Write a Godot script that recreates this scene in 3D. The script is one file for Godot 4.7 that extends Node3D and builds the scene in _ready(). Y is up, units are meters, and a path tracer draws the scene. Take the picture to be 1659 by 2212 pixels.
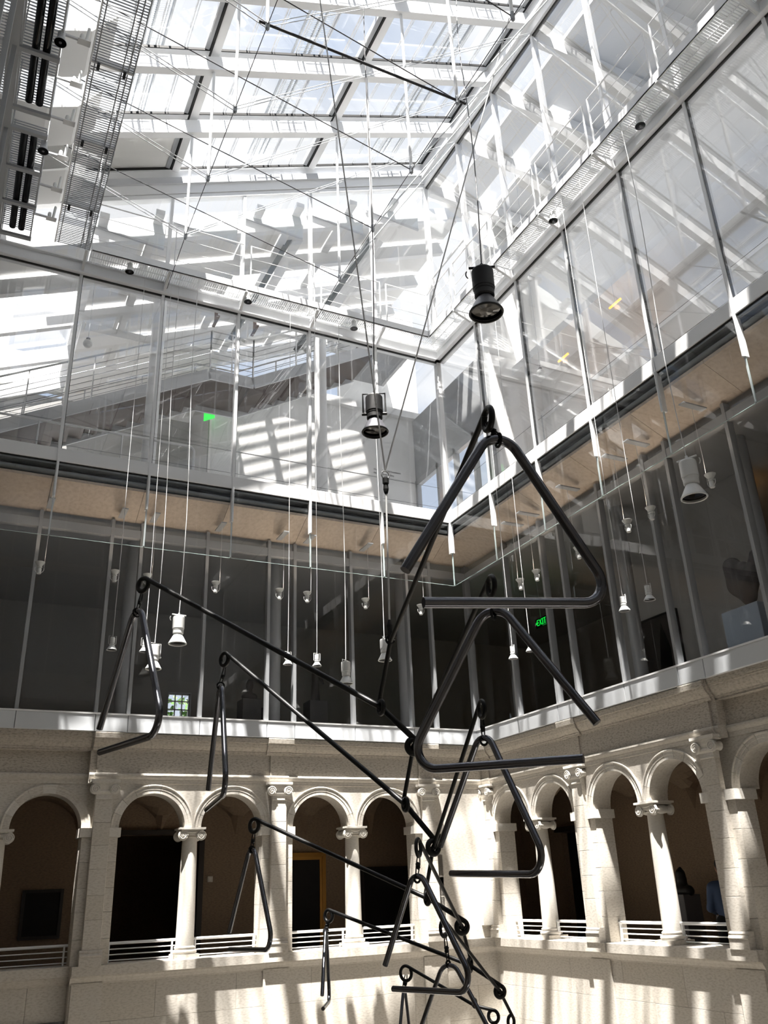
extends Node3D
# A museum courtyard: two tiers of stone arcade below, glazed galleries above, a glass roof, and a hanging mobile of steel triangles.
# World: the far corner of the glazed galleries stands at x = 0, z = 0; the north wall runs along -x, the east wall along +z. Metres, y up.

const SUN_FROM := Vector3(-0.70, 3.55, 0.82)
const ROOF_C := 22.40
const ROOF_M := 0.435
const ZS := 15.06
const XW := -9.06

const ORD := ["first", "second", "third", "fourth", "fifth", "sixth", "seventh", "eighth"]

var M := {}
var taken := {}
var FRAME_N := Transform3D(Basis(), Vector3.ZERO)
var FRAME_E := Transform3D(Basis(Vector3(0, 0, 1), Vector3(0, 1, 0), Vector3(-1, 0, 0)), Vector3.ZERO)
var rng := RandomNumberGenerator.new()

# ---------------------------------------------------------------- mesh builder
class MB:
	var v := PackedVector3Array()
	var n := PackedVector3Array()
	var ix := PackedInt32Array()

	func tri(a: Vector3, b: Vector3, c: Vector3) -> void:   # a, b, c anticlockwise from outside
		var m := (b - a).cross(c - a).normalized()
		var k := v.size()
		v.append(a); v.append(b); v.append(c)
		n.append(m); n.append(m); n.append(m)
		ix.append(k); ix.append(k + 2); ix.append(k + 1)

	func quad(a: Vector3, b: Vector3, c: Vector3, d: Vector3) -> void:
		var m := (c - a).cross(d - b).normalized()
		var k := v.size()
		v.append(a); v.append(b); v.append(c); v.append(d)
		for i in 4: n.append(m)
		ix.append_array(PackedInt32Array([k, k + 2, k + 1, k, k + 3, k + 2]))

	func quad_s(a: Vector3, b: Vector3, c: Vector3, d: Vector3, na: Vector3, nb: Vector3, nc: Vector3, nd: Vector3) -> void:
		var k := v.size()
		v.append(a); v.append(b); v.append(c); v.append(d)
		n.append(na); n.append(nb); n.append(nc); n.append(nd)
		ix.append_array(PackedInt32Array([k, k + 2, k + 1, k, k + 3, k + 2]))

	func hexa(p: Array) -> MB:   # 8 corners: 0-3 bottom (anticlockwise from above), 4-7 top
		quad(p[3], p[2], p[1], p[0]); quad(p[4], p[5], p[6], p[7])
		for i in 4:
			var j := (i + 1) % 4
			quad(p[i], p[j], p[j + 4], p[i + 4])
		return self

	func box(lo: Vector3, hi: Vector3) -> MB:
		return hexa([Vector3(lo.x, lo.y, hi.z), Vector3(hi.x, lo.y, hi.z), Vector3(hi.x, lo.y, lo.z), Vector3(lo.x, lo.y, lo.z),
			Vector3(lo.x, hi.y, hi.z), Vector3(hi.x, hi.y, hi.z), Vector3(hi.x, hi.y, lo.z), Vector3(lo.x, hi.y, lo.z)])

	func obox(t: Transform3D, s: Vector3) -> MB:
		var h := s / 2.0
		var p := []
		for q in [Vector3(-1, -1, 1), Vector3(1, -1, 1), Vector3(1, -1, -1), Vector3(-1, -1, -1), Vector3(-1, 1, 1), Vector3(1, 1, 1), Vector3(1, 1, -1), Vector3(-1, 1, -1)]:
			p.append(t * (q * h))
		return hexa(p)

	func bevel_box(lo: Vector3, hi: Vector3, b: float) -> MB:   # chamfered on the front (+z) edges
		var i := Vector3(b, b, 0)
		var l2 := lo + i
		var h2 := hi - i
		var zb := hi.z - b
		var f := [Vector3(l2.x, l2.y, hi.z), Vector3(h2.x, l2.y, hi.z), Vector3(h2.x, h2.y, hi.z), Vector3(l2.x, h2.y, hi.z)]
		var m := [Vector3(lo.x, lo.y, zb), Vector3(hi.x, lo.y, zb), Vector3(hi.x, hi.y, zb), Vector3(lo.x, hi.y, zb)]
		var r := [Vector3(lo.x, lo.y, lo.z), Vector3(hi.x, lo.y, lo.z), Vector3(hi.x, hi.y, lo.z), Vector3(lo.x, hi.y, lo.z)]
		quad(f[0], f[1], f[2], f[3]); quad(r[3], r[2], r[1], r[0])
		for k in 4:
			var j := (k + 1) % 4
			quad(m[k], m[j], f[j], f[k]); quad(r[k], r[j], m[j], m[k])
		return self

	func tube(pts: Array, r: float, sides := 8, closed := false, r2 := -1.0) -> MB:
		var cnt := pts.size()
		if cnt < 2: return self
		var up := Vector3.UP
		var rings := []
		var dirs := []
		var prev := Vector3.ZERO
		for i in cnt:
			var a: Vector3 = pts[(i - 1 + cnt) % cnt] if (closed or i > 0) else pts[i]
			var b: Vector3 = pts[(i + 1) % cnt] if (closed or i < cnt - 1) else pts[i]
			var d := (b - a).normalized()
			if i == 0:
				up = Vector3.UP if absf(d.y) < 0.9 else Vector3.RIGHT
				up = (up - d * d.dot(up)).normalized()
			else:
				up = (up - d * d.dot(up)).normalized()
			prev = d
			var side := d.cross(up)
			var rr := r if r2 < 0.0 else lerpf(r, r2, float(i) / float(cnt - 1))
			var ring := PackedVector3Array()
			var dr := PackedVector3Array()
			for s in sides:
				var t := TAU * s / sides
				var o := up * cos(t) + side * sin(t)
				ring.append(Vector3(pts[i]) + o * rr); dr.append(o)
			rings.append(ring); dirs.append(dr)
		var last := cnt if closed else cnt - 1
		for i in last:
			var j := (i + 1) % cnt
			for s in sides:
				var s2 := (s + 1) % sides
				quad_s(rings[i][s], rings[i][s2], rings[j][s2], rings[j][s], dirs[i][s], dirs[i][s2], dirs[j][s2], dirs[j][s])
		if not closed:
			for s in range(1, sides - 1):
				tri(rings[0][0], rings[0][s + 1], rings[0][s])
				tri(rings[cnt - 1][0], rings[cnt - 1][s], rings[cnt - 1][s + 1])
		return self

	func lathe(prof: Array, t: Transform3D, sides := 20, caps := true) -> MB:   # prof: Vector2(radius, height) from low to high
		for i in prof.size() - 1:
			var a: Vector2 = prof[i]
			var b: Vector2 = prof[i + 1]
			var e := b - a
			var nr := Vector2(e.y, -e.x).normalized()
			for s in sides:
				var t0 := TAU * s / sides
				var t1 := TAU * (s + 1) / sides
				var c0 := Vector3(cos(t0), 0, -sin(t0))
				var c1 := Vector3(cos(t1), 0, -sin(t1))
				var n0 := t.basis * (c0 * nr.x + Vector3.UP * nr.y)
				var n1 := t.basis * (c1 * nr.x + Vector3.UP * nr.y)
				quad_s(t * (c0 * a.x + Vector3.UP * a.y), t * (c1 * a.x + Vector3.UP * a.y), t * (c1 * b.x + Vector3.UP * b.y), t * (c0 * b.x + Vector3.UP * b.y), n0, n1, n1, n0)
		if caps:
			for e in [[prof[0], -1.0], [prof[prof.size() - 1], 1.0]]:
				if e[0].x < 0.0005: continue
				for s in sides:
					var t0 := TAU * s / sides
					var t1 := TAU * (s + 1) / sides
					var p0 := t * Vector3(cos(t0) * e[0].x, e[0].y, -sin(t0) * e[0].x)
					var p1 := t * Vector3(cos(t1) * e[0].x, e[0].y, -sin(t1) * e[0].x)
					var c := t * Vector3(0, e[0].y, 0)
					if e[1] > 0.0: tri(c, p0, p1)
					else: tri(c, p1, p0)
		return self

	func prism(poly: PackedVector2Array, z0: float, z1: float) -> MB:   # polygon in xy, anticlockwise, thickness z0..z1
		var area := 0.0
		for i in poly.size(): area += poly[i].cross(poly[(i + 1) % poly.size()])
		if area < 0.0: poly.reverse()
		var t := Geometry2D.triangulate_polygon(poly)
		for i in range(0, t.size(), 3):
			var a := poly[t[i]]
			var b := poly[t[i + 1]]
			var c := poly[t[i + 2]]
			if (b - a).cross(c - a) < 0.0:
				var w := b
				b = c
				c = w
			tri(Vector3(a.x, a.y, z1), Vector3(b.x, b.y, z1), Vector3(c.x, c.y, z1))
			tri(Vector3(a.x, a.y, z0), Vector3(c.x, c.y, z0), Vector3(b.x, b.y, z0))
		for i in poly.size():
			var a := poly[i]
			var b := poly[(i + 1) % poly.size()]
			quad(Vector3(a.x, a.y, z0), Vector3(b.x, b.y, z0), Vector3(b.x, b.y, z1), Vector3(a.x, a.y, z1))
		return self

	func run(prof: Array, u0: float, u1: float) -> MB:   # moulding: prof = Vector2(n, y) up the face, swept along x, closed by a back
		var poly := PackedVector2Array()
		for p in prof: poly.append(Vector2(-p.x, p.y))
		var t := Geometry2D.triangulate_polygon(poly)
		for i in prof.size():
			var a: Vector2 = prof[i]
			var b: Vector2 = prof[(i + 1) % prof.size()]
			quad(Vector3(u0, a.y, a.x), Vector3(u1, a.y, a.x), Vector3(u1, b.y, b.x), Vector3(u0, b.y, b.x))
		for i in range(0, t.size(), 3):
			var q := [prof[t[i]], prof[t[i + 1]], prof[t[i + 2]]]
			if (q[1] - q[0]).cross(q[2] - q[0]) > 0.0: q = [q[0], q[2], q[1]]
			tri(Vector3(u1, q[0].y, q[0].x), Vector3(u1, q[1].y, q[1].x), Vector3(u1, q[2].y, q[2].x))
			tri(Vector3(u0, q[0].y, q[0].x), Vector3(u0, q[2].y, q[2].x), Vector3(u0, q[1].y, q[1].x))
		return self

	func mesh() -> ArrayMesh:
		var a := []
		a.resize(Mesh.ARRAY_MAX)
		a[Mesh.ARRAY_VERTEX] = v
		a[Mesh.ARRAY_NORMAL] = n
		a[Mesh.ARRAY_INDEX] = ix
		var m := ArrayMesh.new()
		m.add_surface_from_arrays(Mesh.PRIMITIVE_TRIANGLES, a)
		return m

# ---------------------------------------------------------------- nodes
func numbered(called: String) -> String:
	var k: int = taken.get(called, 0)
	taken[called] = k + 1
	return called if k == 0 else "%s_%03d" % [called, k]

func thing(called: String, label: String, category: String, at := Vector3.ZERO, group := "") -> Node3D:
	var o := Node3D.new()
	o.name = numbered(called)
	add_child(o)
	o.position = at
	o.set_meta("label", label)
	o.set_meta("category", category)
	if group != "": o.set_meta("group", group)
	return o

func structure(called: String, label: String, frame := Transform3D()) -> Node3D:
	var o := Node3D.new()
	o.name = numbered(called)
	add_child(o)
	o.transform = frame
	o.set_meta("kind", "structure")
	o.set_meta("label", label)
	o.set_meta("category", called.split("_")[0])
	return o

func part(parent: Node, called: String, mb: MB, mat: Material, label := "") -> MeshInstance3D:
	return inst(parent, called, mb.mesh(), mat, Transform3D(), label)

func inst(parent: Node, called: String, mesh: Mesh, mat: Material, at := Transform3D(), label := "") -> MeshInstance3D:
	var o := MeshInstance3D.new()
	o.name = called
	o.mesh = mesh
	o.material_override = mat
	o.transform = at
	parent.add_child(o, true)
	if label != "": o.set_meta("label", label)
	return o

func pos(x: float, y: float, z: float) -> Transform3D:
	return Transform3D(Basis(), Vector3(x, y, z))

func b3(x0: float, x1: float, y0: float, y1: float, z0: float, z1: float) -> MB:
	return MB.new().box(Vector3(minf(x0, x1), y0, minf(z0, z1)), Vector3(maxf(x0, x1), y1, maxf(z0, z1)))

func bar(a: Vector3, b: Vector3, w: float, h: float) -> Transform3D:   # unit box stretched from a to b
	var d := b - a
	var up := Vector3.UP if absf(d.normalized().y) < 0.95 else Vector3(0, 0, 1)
	var x := d.cross(up).normalized()
	var y := x.cross(d).normalized()
	return Transform3D(Basis(x * w, y * h, -d), (a + b) / 2.0)

func arc(c: Vector3, r: float, a0: float, a1: float, steps: int, ex := Vector3.RIGHT, ey := Vector3.UP) -> Array:
	var out := []
	for i in steps + 1:
		var t := lerpf(a0, a1, float(i) / steps)
		out.append(c + ex * cos(t) * r + ey * sin(t) * r)
	return out

func rounded(pts: Array, r: float, steps := 7) -> Array:   # a polyline with its inner corners rounded
	var out := [pts[0]]
	for i in range(1, pts.size() - 1):
		var p: Vector3 = pts[i]
		var a: Vector3 = (Vector3(pts[i - 1]) - p).normalized()
		var b: Vector3 = (Vector3(pts[i + 1]) - p).normalized()
		var half := acos(clampf(a.dot(b), -1.0, 1.0)) / 2.0
		var cut := r / tan(half)
		var c := p + (a + b).normalized() * (r / sin(half))
		var s := p + a * cut - c
		var e := p + b * cut - c
		for k in steps + 1:
			out.append(c + s.slerp(e, float(k) / steps))
	out.append(pts[pts.size() - 1])
	return out

# smooth union of tapered capsules, meshed as surface nets
func blob(bones: Array, cell: float, k: float, inflate := 0.0) -> ArrayMesh:
	var lo := Vector3(1e9, 1e9, 1e9)
	var hi := -lo
	for b in bones:
		var r: float = maxf(b[2], b[3]) + inflate + k
		for p in [b[0], b[1]]:
			lo = lo.min(p - Vector3(r, r, r)); hi = hi.max(p + Vector3(r, r, r))
	var nx := int((hi.x - lo.x) / cell) + 2
	var ny := int((hi.y - lo.y) / cell) + 2
	var nz := int((hi.z - lo.z) / cell) + 2
	var f := PackedFloat32Array()
	f.resize(nx * ny * nz)
	for z in nz: for y in ny: for x in nx:
		var p := lo + Vector3(x, y, z) * cell
		var d := 1e3
		for b in bones:
			var ab: Vector3 = b[1] - b[0]
			var t := clampf((p - b[0]).dot(ab) / maxf(ab.length_squared(), 1e-9), 0.0, 1.0)
			var e: float = p.distance_to(b[0] + ab * t) - lerpf(b[2], b[3], t) - inflate
			var h := clampf(0.5 + 0.5 * (d - e) / k, 0.0, 1.0)
			d = lerpf(d, e, h) - k * h * (1.0 - h)
		f[x + nx * (y + ny * z)] = d
	var id := PackedInt32Array()
	id.resize(nx * ny * nz)
	id.fill(-1)
	var vs := PackedVector3Array()
	var ns := PackedVector3Array()
	for z in nz - 1: for y in ny - 1: for x in nx - 1:
		var s := Vector3.ZERO
		var c := 0
		for e in [[0, 0, 0, 1, 0, 0], [0, 1, 0, 1, 1, 0], [0, 0, 1, 1, 0, 1], [0, 1, 1, 1, 1, 1], [0, 0, 0, 0, 1, 0], [1, 0, 0, 1, 1, 0], [0, 0, 1, 0, 1, 1], [1, 0, 1, 1, 1, 1], [0, 0, 0, 0, 0, 1], [1, 0, 0, 1, 0, 1], [0, 1, 0, 0, 1, 1], [1, 1, 0, 1, 1, 1]]:
			var a := f[x + e[0] + nx * (y + e[1] + ny * (z + e[2]))]
			var b := f[x + e[3] + nx * (y + e[4] + ny * (z + e[5]))]
			if (a < 0.0) != (b < 0.0):
				s += Vector3(e[0], e[1], e[2]).lerp(Vector3(e[3], e[4], e[5]), a / (a - b)); c += 1
		if c:
			var q := x + nx * (y + ny * z)
			id[q] = vs.size()
			vs.append(lo + (Vector3(x, y, z) + s / c) * cell)
			ns.append(Vector3(f[q + 1] - f[q], f[q + nx] - f[q], f[q + nx * ny] - f[q]).normalized())
	var ix := PackedInt32Array()
	for z in range(1, nz - 1): for y in range(1, ny - 1): for x in range(1, nx - 1):
		var q := x + nx * (y + ny * z)
		for ax in 3:
			var st: int = [1, nx, nx * ny][ax]
			var u: int = [nx, nx * ny, 1][ax]
			var w: int = [nx * ny, 1, nx][ax]
			if (f[q] < 0.0) == (f[q + st] < 0.0): continue
			var a := id[q]
			var b := id[q - u]
			var c := id[q - u - w]
			var d := id[q - w]
			if a < 0 or b < 0 or c < 0 or d < 0: continue
			if f[q] < 0.0: ix.append_array(PackedInt32Array([a, c, b, a, d, c]))
			else: ix.append_array(PackedInt32Array([a, b, c, a, c, d]))
	var arr := []
	arr.resize(Mesh.ARRAY_MAX)
	arr[Mesh.ARRAY_VERTEX] = vs
	arr[Mesh.ARRAY_NORMAL] = ns
	arr[Mesh.ARRAY_INDEX] = ix
	var m := ArrayMesh.new()
	m.add_surface_from_arrays(Mesh.PRIMITIVE_TRIANGLES, arr)
	return m

# ---------------------------------------------------------------- the scene
func _ready() -> void:
	rng.seed = 7
	# camera: a phone held out from the west arcade of the same storey, tilted up towards the far corner
	var cam := Camera3D.new()
	cam.name = "camera"
	cam.fov = 2.0 * rad_to_deg(atan(1106.0 / 1870.2))
	cam.near = 0.05
	cam.far = 400.0
	cam.transform = Transform3D(Basis(Vector3.UP, deg_to_rad(-26.8065)) * Basis(Vector3.RIGHT, deg_to_rad(23.5878)) * Basis(Vector3(0, 0, 1), deg_to_rad(-2.3646)), Vector3(-8.5021, 5.9878, 13.8736))
	cam.current = true
	add_child(cam)
	# sky of broken bright cloud
	var env := Environment.new()
	env.background_mode = Environment.BG_SKY
	env.sky = Sky.new()
	env.sky.sky_material = cloud_sky()
	env.background_energy_multiplier = 0.8
	env.tonemap_mode = Environment.TONE_MAPPER_LINEAR
	env.tonemap_exposure = 1.2
	env.sdfgi_enabled = true
	env.ssao_enabled = true
	env.ssil_enabled = true
	var we := WorldEnvironment.new()
	we.name = "world_environment"
	we.environment = env
	add_child(we)
	# high sun behind the camera, over the west roof
	var sun := DirectionalLight3D.new()
	sun.name = "sun"
	sun.light_energy = 8.5
	sun.light_color = Color(1.0, 0.98, 0.955)
	sun.light_angular_distance = 0.55
	sun.shadow_enabled = true
	sun.look_at_from_position(SUN_FROM * 10.0, Vector3.ZERO, Vector3(0, 0, 1))
	add_child(sun)
	make_materials()
	build_floor()
	build_arcade_walls()
	build_gallery_level()
	build_upper_glazing()
	build_roof()
	build_far_sides()
	build_interiors()
	build_catwalks()
	build_truss()
	build_mobile()
	build_lamps()
	build_contents()

func cloud_sky() -> PanoramaSkyMaterial:
	var w := 1024
	var h := 512
	var im := Image.create(w, h, false, Image.FORMAT_RGBF)
	var fn := FastNoiseLite.new()
	fn.seed = 11
	fn.noise_type = FastNoiseLite.TYPE_SIMPLEX_SMOOTH
	fn.frequency = 1.15
	fn.fractal_octaves = 5
	for y in h:
		var el := PI * (0.5 - (y + 0.5) / h)
		for x in w:
			var az := TAU * (x + 0.5) / w
			var d := Vector3(cos(el) * sin(az), sin(el), cos(el) * cos(az))
			var e := maxf(d.y, 0.06)
			var c := fn.get_noise_3d(d.x / (e + 0.35) * 1.1, 3.7, d.z / (e + 0.35) * 1.1)
			var cl := smoothstep(-0.22, 0.18, c)
			var blue := Color(0.50, 0.63, 0.86).lerp(Color(0.80, 0.88, 0.98), pow(1.0 - clampf(d.y, 0.0, 1.0), 2.0))
			var white := Color(1.12, 1.14, 1.17) * (0.92 + 0.25 * fn.get_noise_3d(d.x * 3.0, 9.1, d.z * 3.0))
			var col := blue.lerp(white, cl)
			if d.y < 0.0: col = Color(0.45, 0.44, 0.42)
			im.set_pixel(x, y, col)
	var m := PanoramaSkyMaterial.new()
	m.panorama = ImageTexture.create_from_image(im)
	return m

# ---------------------------------------------------------------- materials
func noise_tex(freq: float, seed_: int, c0: Color, c1: Color, size := 512, octaves := 5, mid := 0.5) -> NoiseTexture2D:
	var fn := FastNoiseLite.new()
	fn.seed = seed_
	fn.frequency = freq
	fn.fractal_octaves = octaves
	var t := NoiseTexture2D.new()
	t.width = size
	t.height = size
	t.seamless = true
	t.noise = fn
	var g := Gradient.new()
	g.offsets = PackedFloat32Array([0.0, mid, 1.0])
	g.colors = PackedColorArray([c0, c0.lerp(c1, 0.6), c1])
	t.color_ramp = g
	return t

func paint(called: String, c: Color, rough := 0.6, metal := 0.0) -> StandardMaterial3D:
	var m := StandardMaterial3D.new()
	m.resource_name = called
	m.albedo_color = c
	m.roughness = rough
	m.metallic = metal
	M[called] = m
	return m

func stony(called: String, c0: Color, c1: Color, scale: float, seed_: int, relief := 0.25, rough := 0.9, spots := 0.0) -> StandardMaterial3D:
	var m := paint(called, Color.WHITE, rough)
	m.albedo_texture = noise_tex(0.035, seed_, c0, c1, 1024, 6)
	if spots > 0.0:   # weathered specks and patches with edges of their own
		var g: Gradient = (m.albedo_texture as NoiseTexture2D).color_ramp
		var dark := c0.darkened(spots)
		g.offsets = PackedFloat32Array([0.0, 0.24, 0.30, 0.5, 1.0])
		g.colors = PackedColorArray([dark, dark.lerp(c0, 0.3), c0, c0.lerp(c1, 0.6), c1])
	m.uv1_triplanar = true
	m.uv1_world_triplanar = true
	m.uv1_scale = Vector3(scale, scale * 2.6, scale)   # bedding: veins lie level
	m.heightmap_enabled = true
	m.heightmap_texture = noise_tex(0.06, seed_ + 1, Color.BLACK, Color.WHITE, 256, 4)
	m.heightmap_scale = relief
	return m

func make_materials() -> void:
	stony("limestone", Color(0.75, 0.725, 0.685), Color(0.82, 0.80, 0.765), 0.4, 3, 0.03, 0.9, 0.04)
	stony("limestone_warm", Color(0.745, 0.72, 0.675), Color(0.81, 0.785, 0.745), 0.4, 57, 0.03, 0.9, 0.04)
	stony("limestone_pale", Color(0.775, 0.755, 0.72), Color(0.85, 0.835, 0.805), 0.5, 14, 0.03)
	stony("travertine", Color(0.67, 0.64, 0.595), Color(0.78, 0.755, 0.715), 0.4, 25, 0.04, 0.9, 0.12)
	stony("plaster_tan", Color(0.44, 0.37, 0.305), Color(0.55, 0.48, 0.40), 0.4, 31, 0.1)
	stony("soffit_beige", Color(0.66, 0.60, 0.54), Color(0.76, 0.71, 0.65), 0.3, 37, 0.02, 0.7)
	stony("floor_stone", Color(0.33, 0.33, 0.33), Color(0.43, 0.43, 0.42), 0.4, 41, 0.1, 0.6)
	paint("white_steel", Color(0.90, 0.905, 0.91), 0.38)
	paint("white_wall", Color(0.88, 0.88, 0.875), 0.8)
	paint("grey_wall", Color(0.60, 0.61, 0.62), 0.8)
	paint("light_grey", Color(0.76, 0.77, 0.785), 0.5)
	paint("sill_panel", Color(0.82, 0.835, 0.85), 0.35)
	paint("post_grey", Color(0.62, 0.63, 0.64), 0.4)
	paint("gallery_dim_paint", Color(0.64, 0.64, 0.635), 0.85)  # dimness of the unlit rooms put into a greyer wall colour
	paint("gallery_boards", Color(0.55, 0.46, 0.36), 0.5)
	paint("dark_wood", Color(0.12, 0.10, 0.09), 0.5)
	paint("gasket", Color(0.06, 0.065, 0.07), 0.6)
	paint("black_rod", Color(0.045, 0.045, 0.05), 0.45, 0.3)
	paint("dark_steel", Color(0.42, 0.425, 0.45), 0.2, 1.0)
	paint("cord_black", Color(0.03, 0.03, 0.03), 0.8)
	paint("cable_steel", Color(0.80, 0.81, 0.82), 0.35, 0.35)
	paint("cable_dark", Color(0.20, 0.20, 0.21), 0.5, 0.4)
	paint("cable_white", Color(0.85, 0.85, 0.85), 0.6)
	paint("lamp_backlit", Color(0.085, 0.085, 0.09), 0.5)  # court pendants: dark from backlight, painted into the colour
	paint("lamp_grey", Color(0.36, 0.36, 0.38), 0.35, 0.5)
	paint("lamp_white", Color(0.84, 0.845, 0.84), 0.4)
	paint("lens_black", Color(0.02, 0.022, 0.03), 0.08)
	paint("galvanised", Color(0.58, 0.595, 0.61), 0.4, 0.35)
	paint("gold_frame", Color(0.62, 0.44, 0.19), 0.4, 0.6)
	paint("canvas_dark", Color(0.05, 0.045, 0.045), 0.85)
	paint("canvas_brown", Color(0.13, 0.10, 0.08), 0.5)
	paint("bronze", Color(0.05, 0.05, 0.055), 0.5, 0.2)
	paint("carved_stone", Color(0.34, 0.33, 0.33), 0.8)
	paint("plinth_blue_grey", Color(0.62, 0.67, 0.73), 0.7)
	paint("plinth_grey", Color(0.40, 0.40, 0.41), 0.8)
	paint("tread_wood", Color(0.24, 0.18, 0.15), 0.6)
	paint("duct_tube", Color(0.45, 0.47, 0.48), 0.4, 0.3)
	paint("rust_brown", Color(0.36, 0.25, 0.19), 0.8)
	paint("shirt_blue", Color(0.25, 0.31, 0.42), 0.9)
	paint("trousers_dark", Color(0.05, 0.05, 0.06), 0.9)
	paint("skin", Color(0.62, 0.45, 0.36), 0.6)
	paint("hair_dark", Color(0.08, 0.06, 0.05), 0.7)
	paint("paper", Color(0.85, 0.86, 0.88), 0.8)
	paint("lettering", Color(0.12, 0.12, 0.13), 0.7)
	paint("sail_white", Color(0.80, 0.82, 0.83), 0.7)
	paint("leaf_green", Color(0.33, 0.48, 0.22), 0.7)
	paint("bark", Color(0.25, 0.2, 0.16), 0.9)
	paint("blind_white", Color(0.86, 0.86, 0.85), 0.9)
	var g := paint("glass", Color(0.93, 0.97, 0.97, 0.0), 0.0)
	g.transparency = BaseMaterial3D.TRANSPARENCY_ALPHA
	var fr := paint("frosted", Color(0.86, 0.88, 0.885, 0.45), 0.24)
	fr.transparency = BaseMaterial3D.TRANSPARENCY_ALPHA
	var ge := paint("glass_edge", Color(0.70, 0.78, 0.77), 0.15)
	ge.metallic_specular = 0.7
	var em := paint("exit_green", Color(0.05, 0.6, 0.2), 0.5)
	em.emission_enabled = true
	em.emission = Color(0.05, 0.85, 0.25)
	em.emission_energy_multiplier = 1.1
	var wl := paint("warm_glow", Color(1.0, 0.75, 0.4), 0.5)
	wl.emission_enabled = true
	wl.emission = Color(1.0, 0.66, 0.26)
	wl.emission_energy_multiplier = 2.0
	var ug := paint("uplight_glow", Color(0.9, 0.85, 0.75), 0.4)
	ug.emission_enabled = true
	ug.emission = Color(1.0, 0.88, 0.72)
	ug.emission_energy_multiplier = 1.0

# ---------------------------------------------------------------- courtyard floor and stone arcades
func build_floor() -> void:
	var f := structure("floor", "pale stone courtyard floor far below the galleries")
	var mats := [M.floor_stone, M.limestone]
	var mesh := MB.new().bevel_box(Vector3(-0.745, -0.745, -0.05), Vector3(0.745, 0.745, 0.0), 0.004).mesh()
	part(f, "bed", b3(-13.0, 4.5, -0.3, -0.045, -4.5, ZS + 3.0), M.floor_stone)
	for i in 7:
		for j in 11:
			inst(f, "tile", mesh, mats[(i + j) % 2], Transform3D(Basis(Vector3.RIGHT, -PI / 2), Vector3(XW + 0.75 + 1.5 * i - 0.7, 0.0, 0.0 + 1.5 * j)))

const P_BAY := 2.874
const Y_LEDGE := 5.147
const Y_SPRING := 7.035
const R_ARCH := 0.5175
const N_WALL := -0.80
const N_PIL := -0.72
const N_BACK := -1.14

var shared := {}

func build_arcade_walls() -> void:
	make_stone_parts()
	var n := structure("wall_north", "pale limestone arcade with Ionic columns below the glazed gallery", FRAME_N)
	# axis of the start pilaster, set-back of the bay
	arcade(n, [[-9.085, -0.14], [-6.211, 0.0], [-3.337, 0.0]], -0.463, 0.67, [-9.9, -6.46])
	var e := structure("wall_east", "sunlit limestone arcade with Ionic columns and deep arch jambs", FRAME_E)
	arcade(e, [[-0.768, 0.0], [2.106, 0.0], [4.98, -0.14], [7.854, -0.14], [10.728, -0.14]], 13.602, 15.9, [5.24, 15.9])

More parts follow.
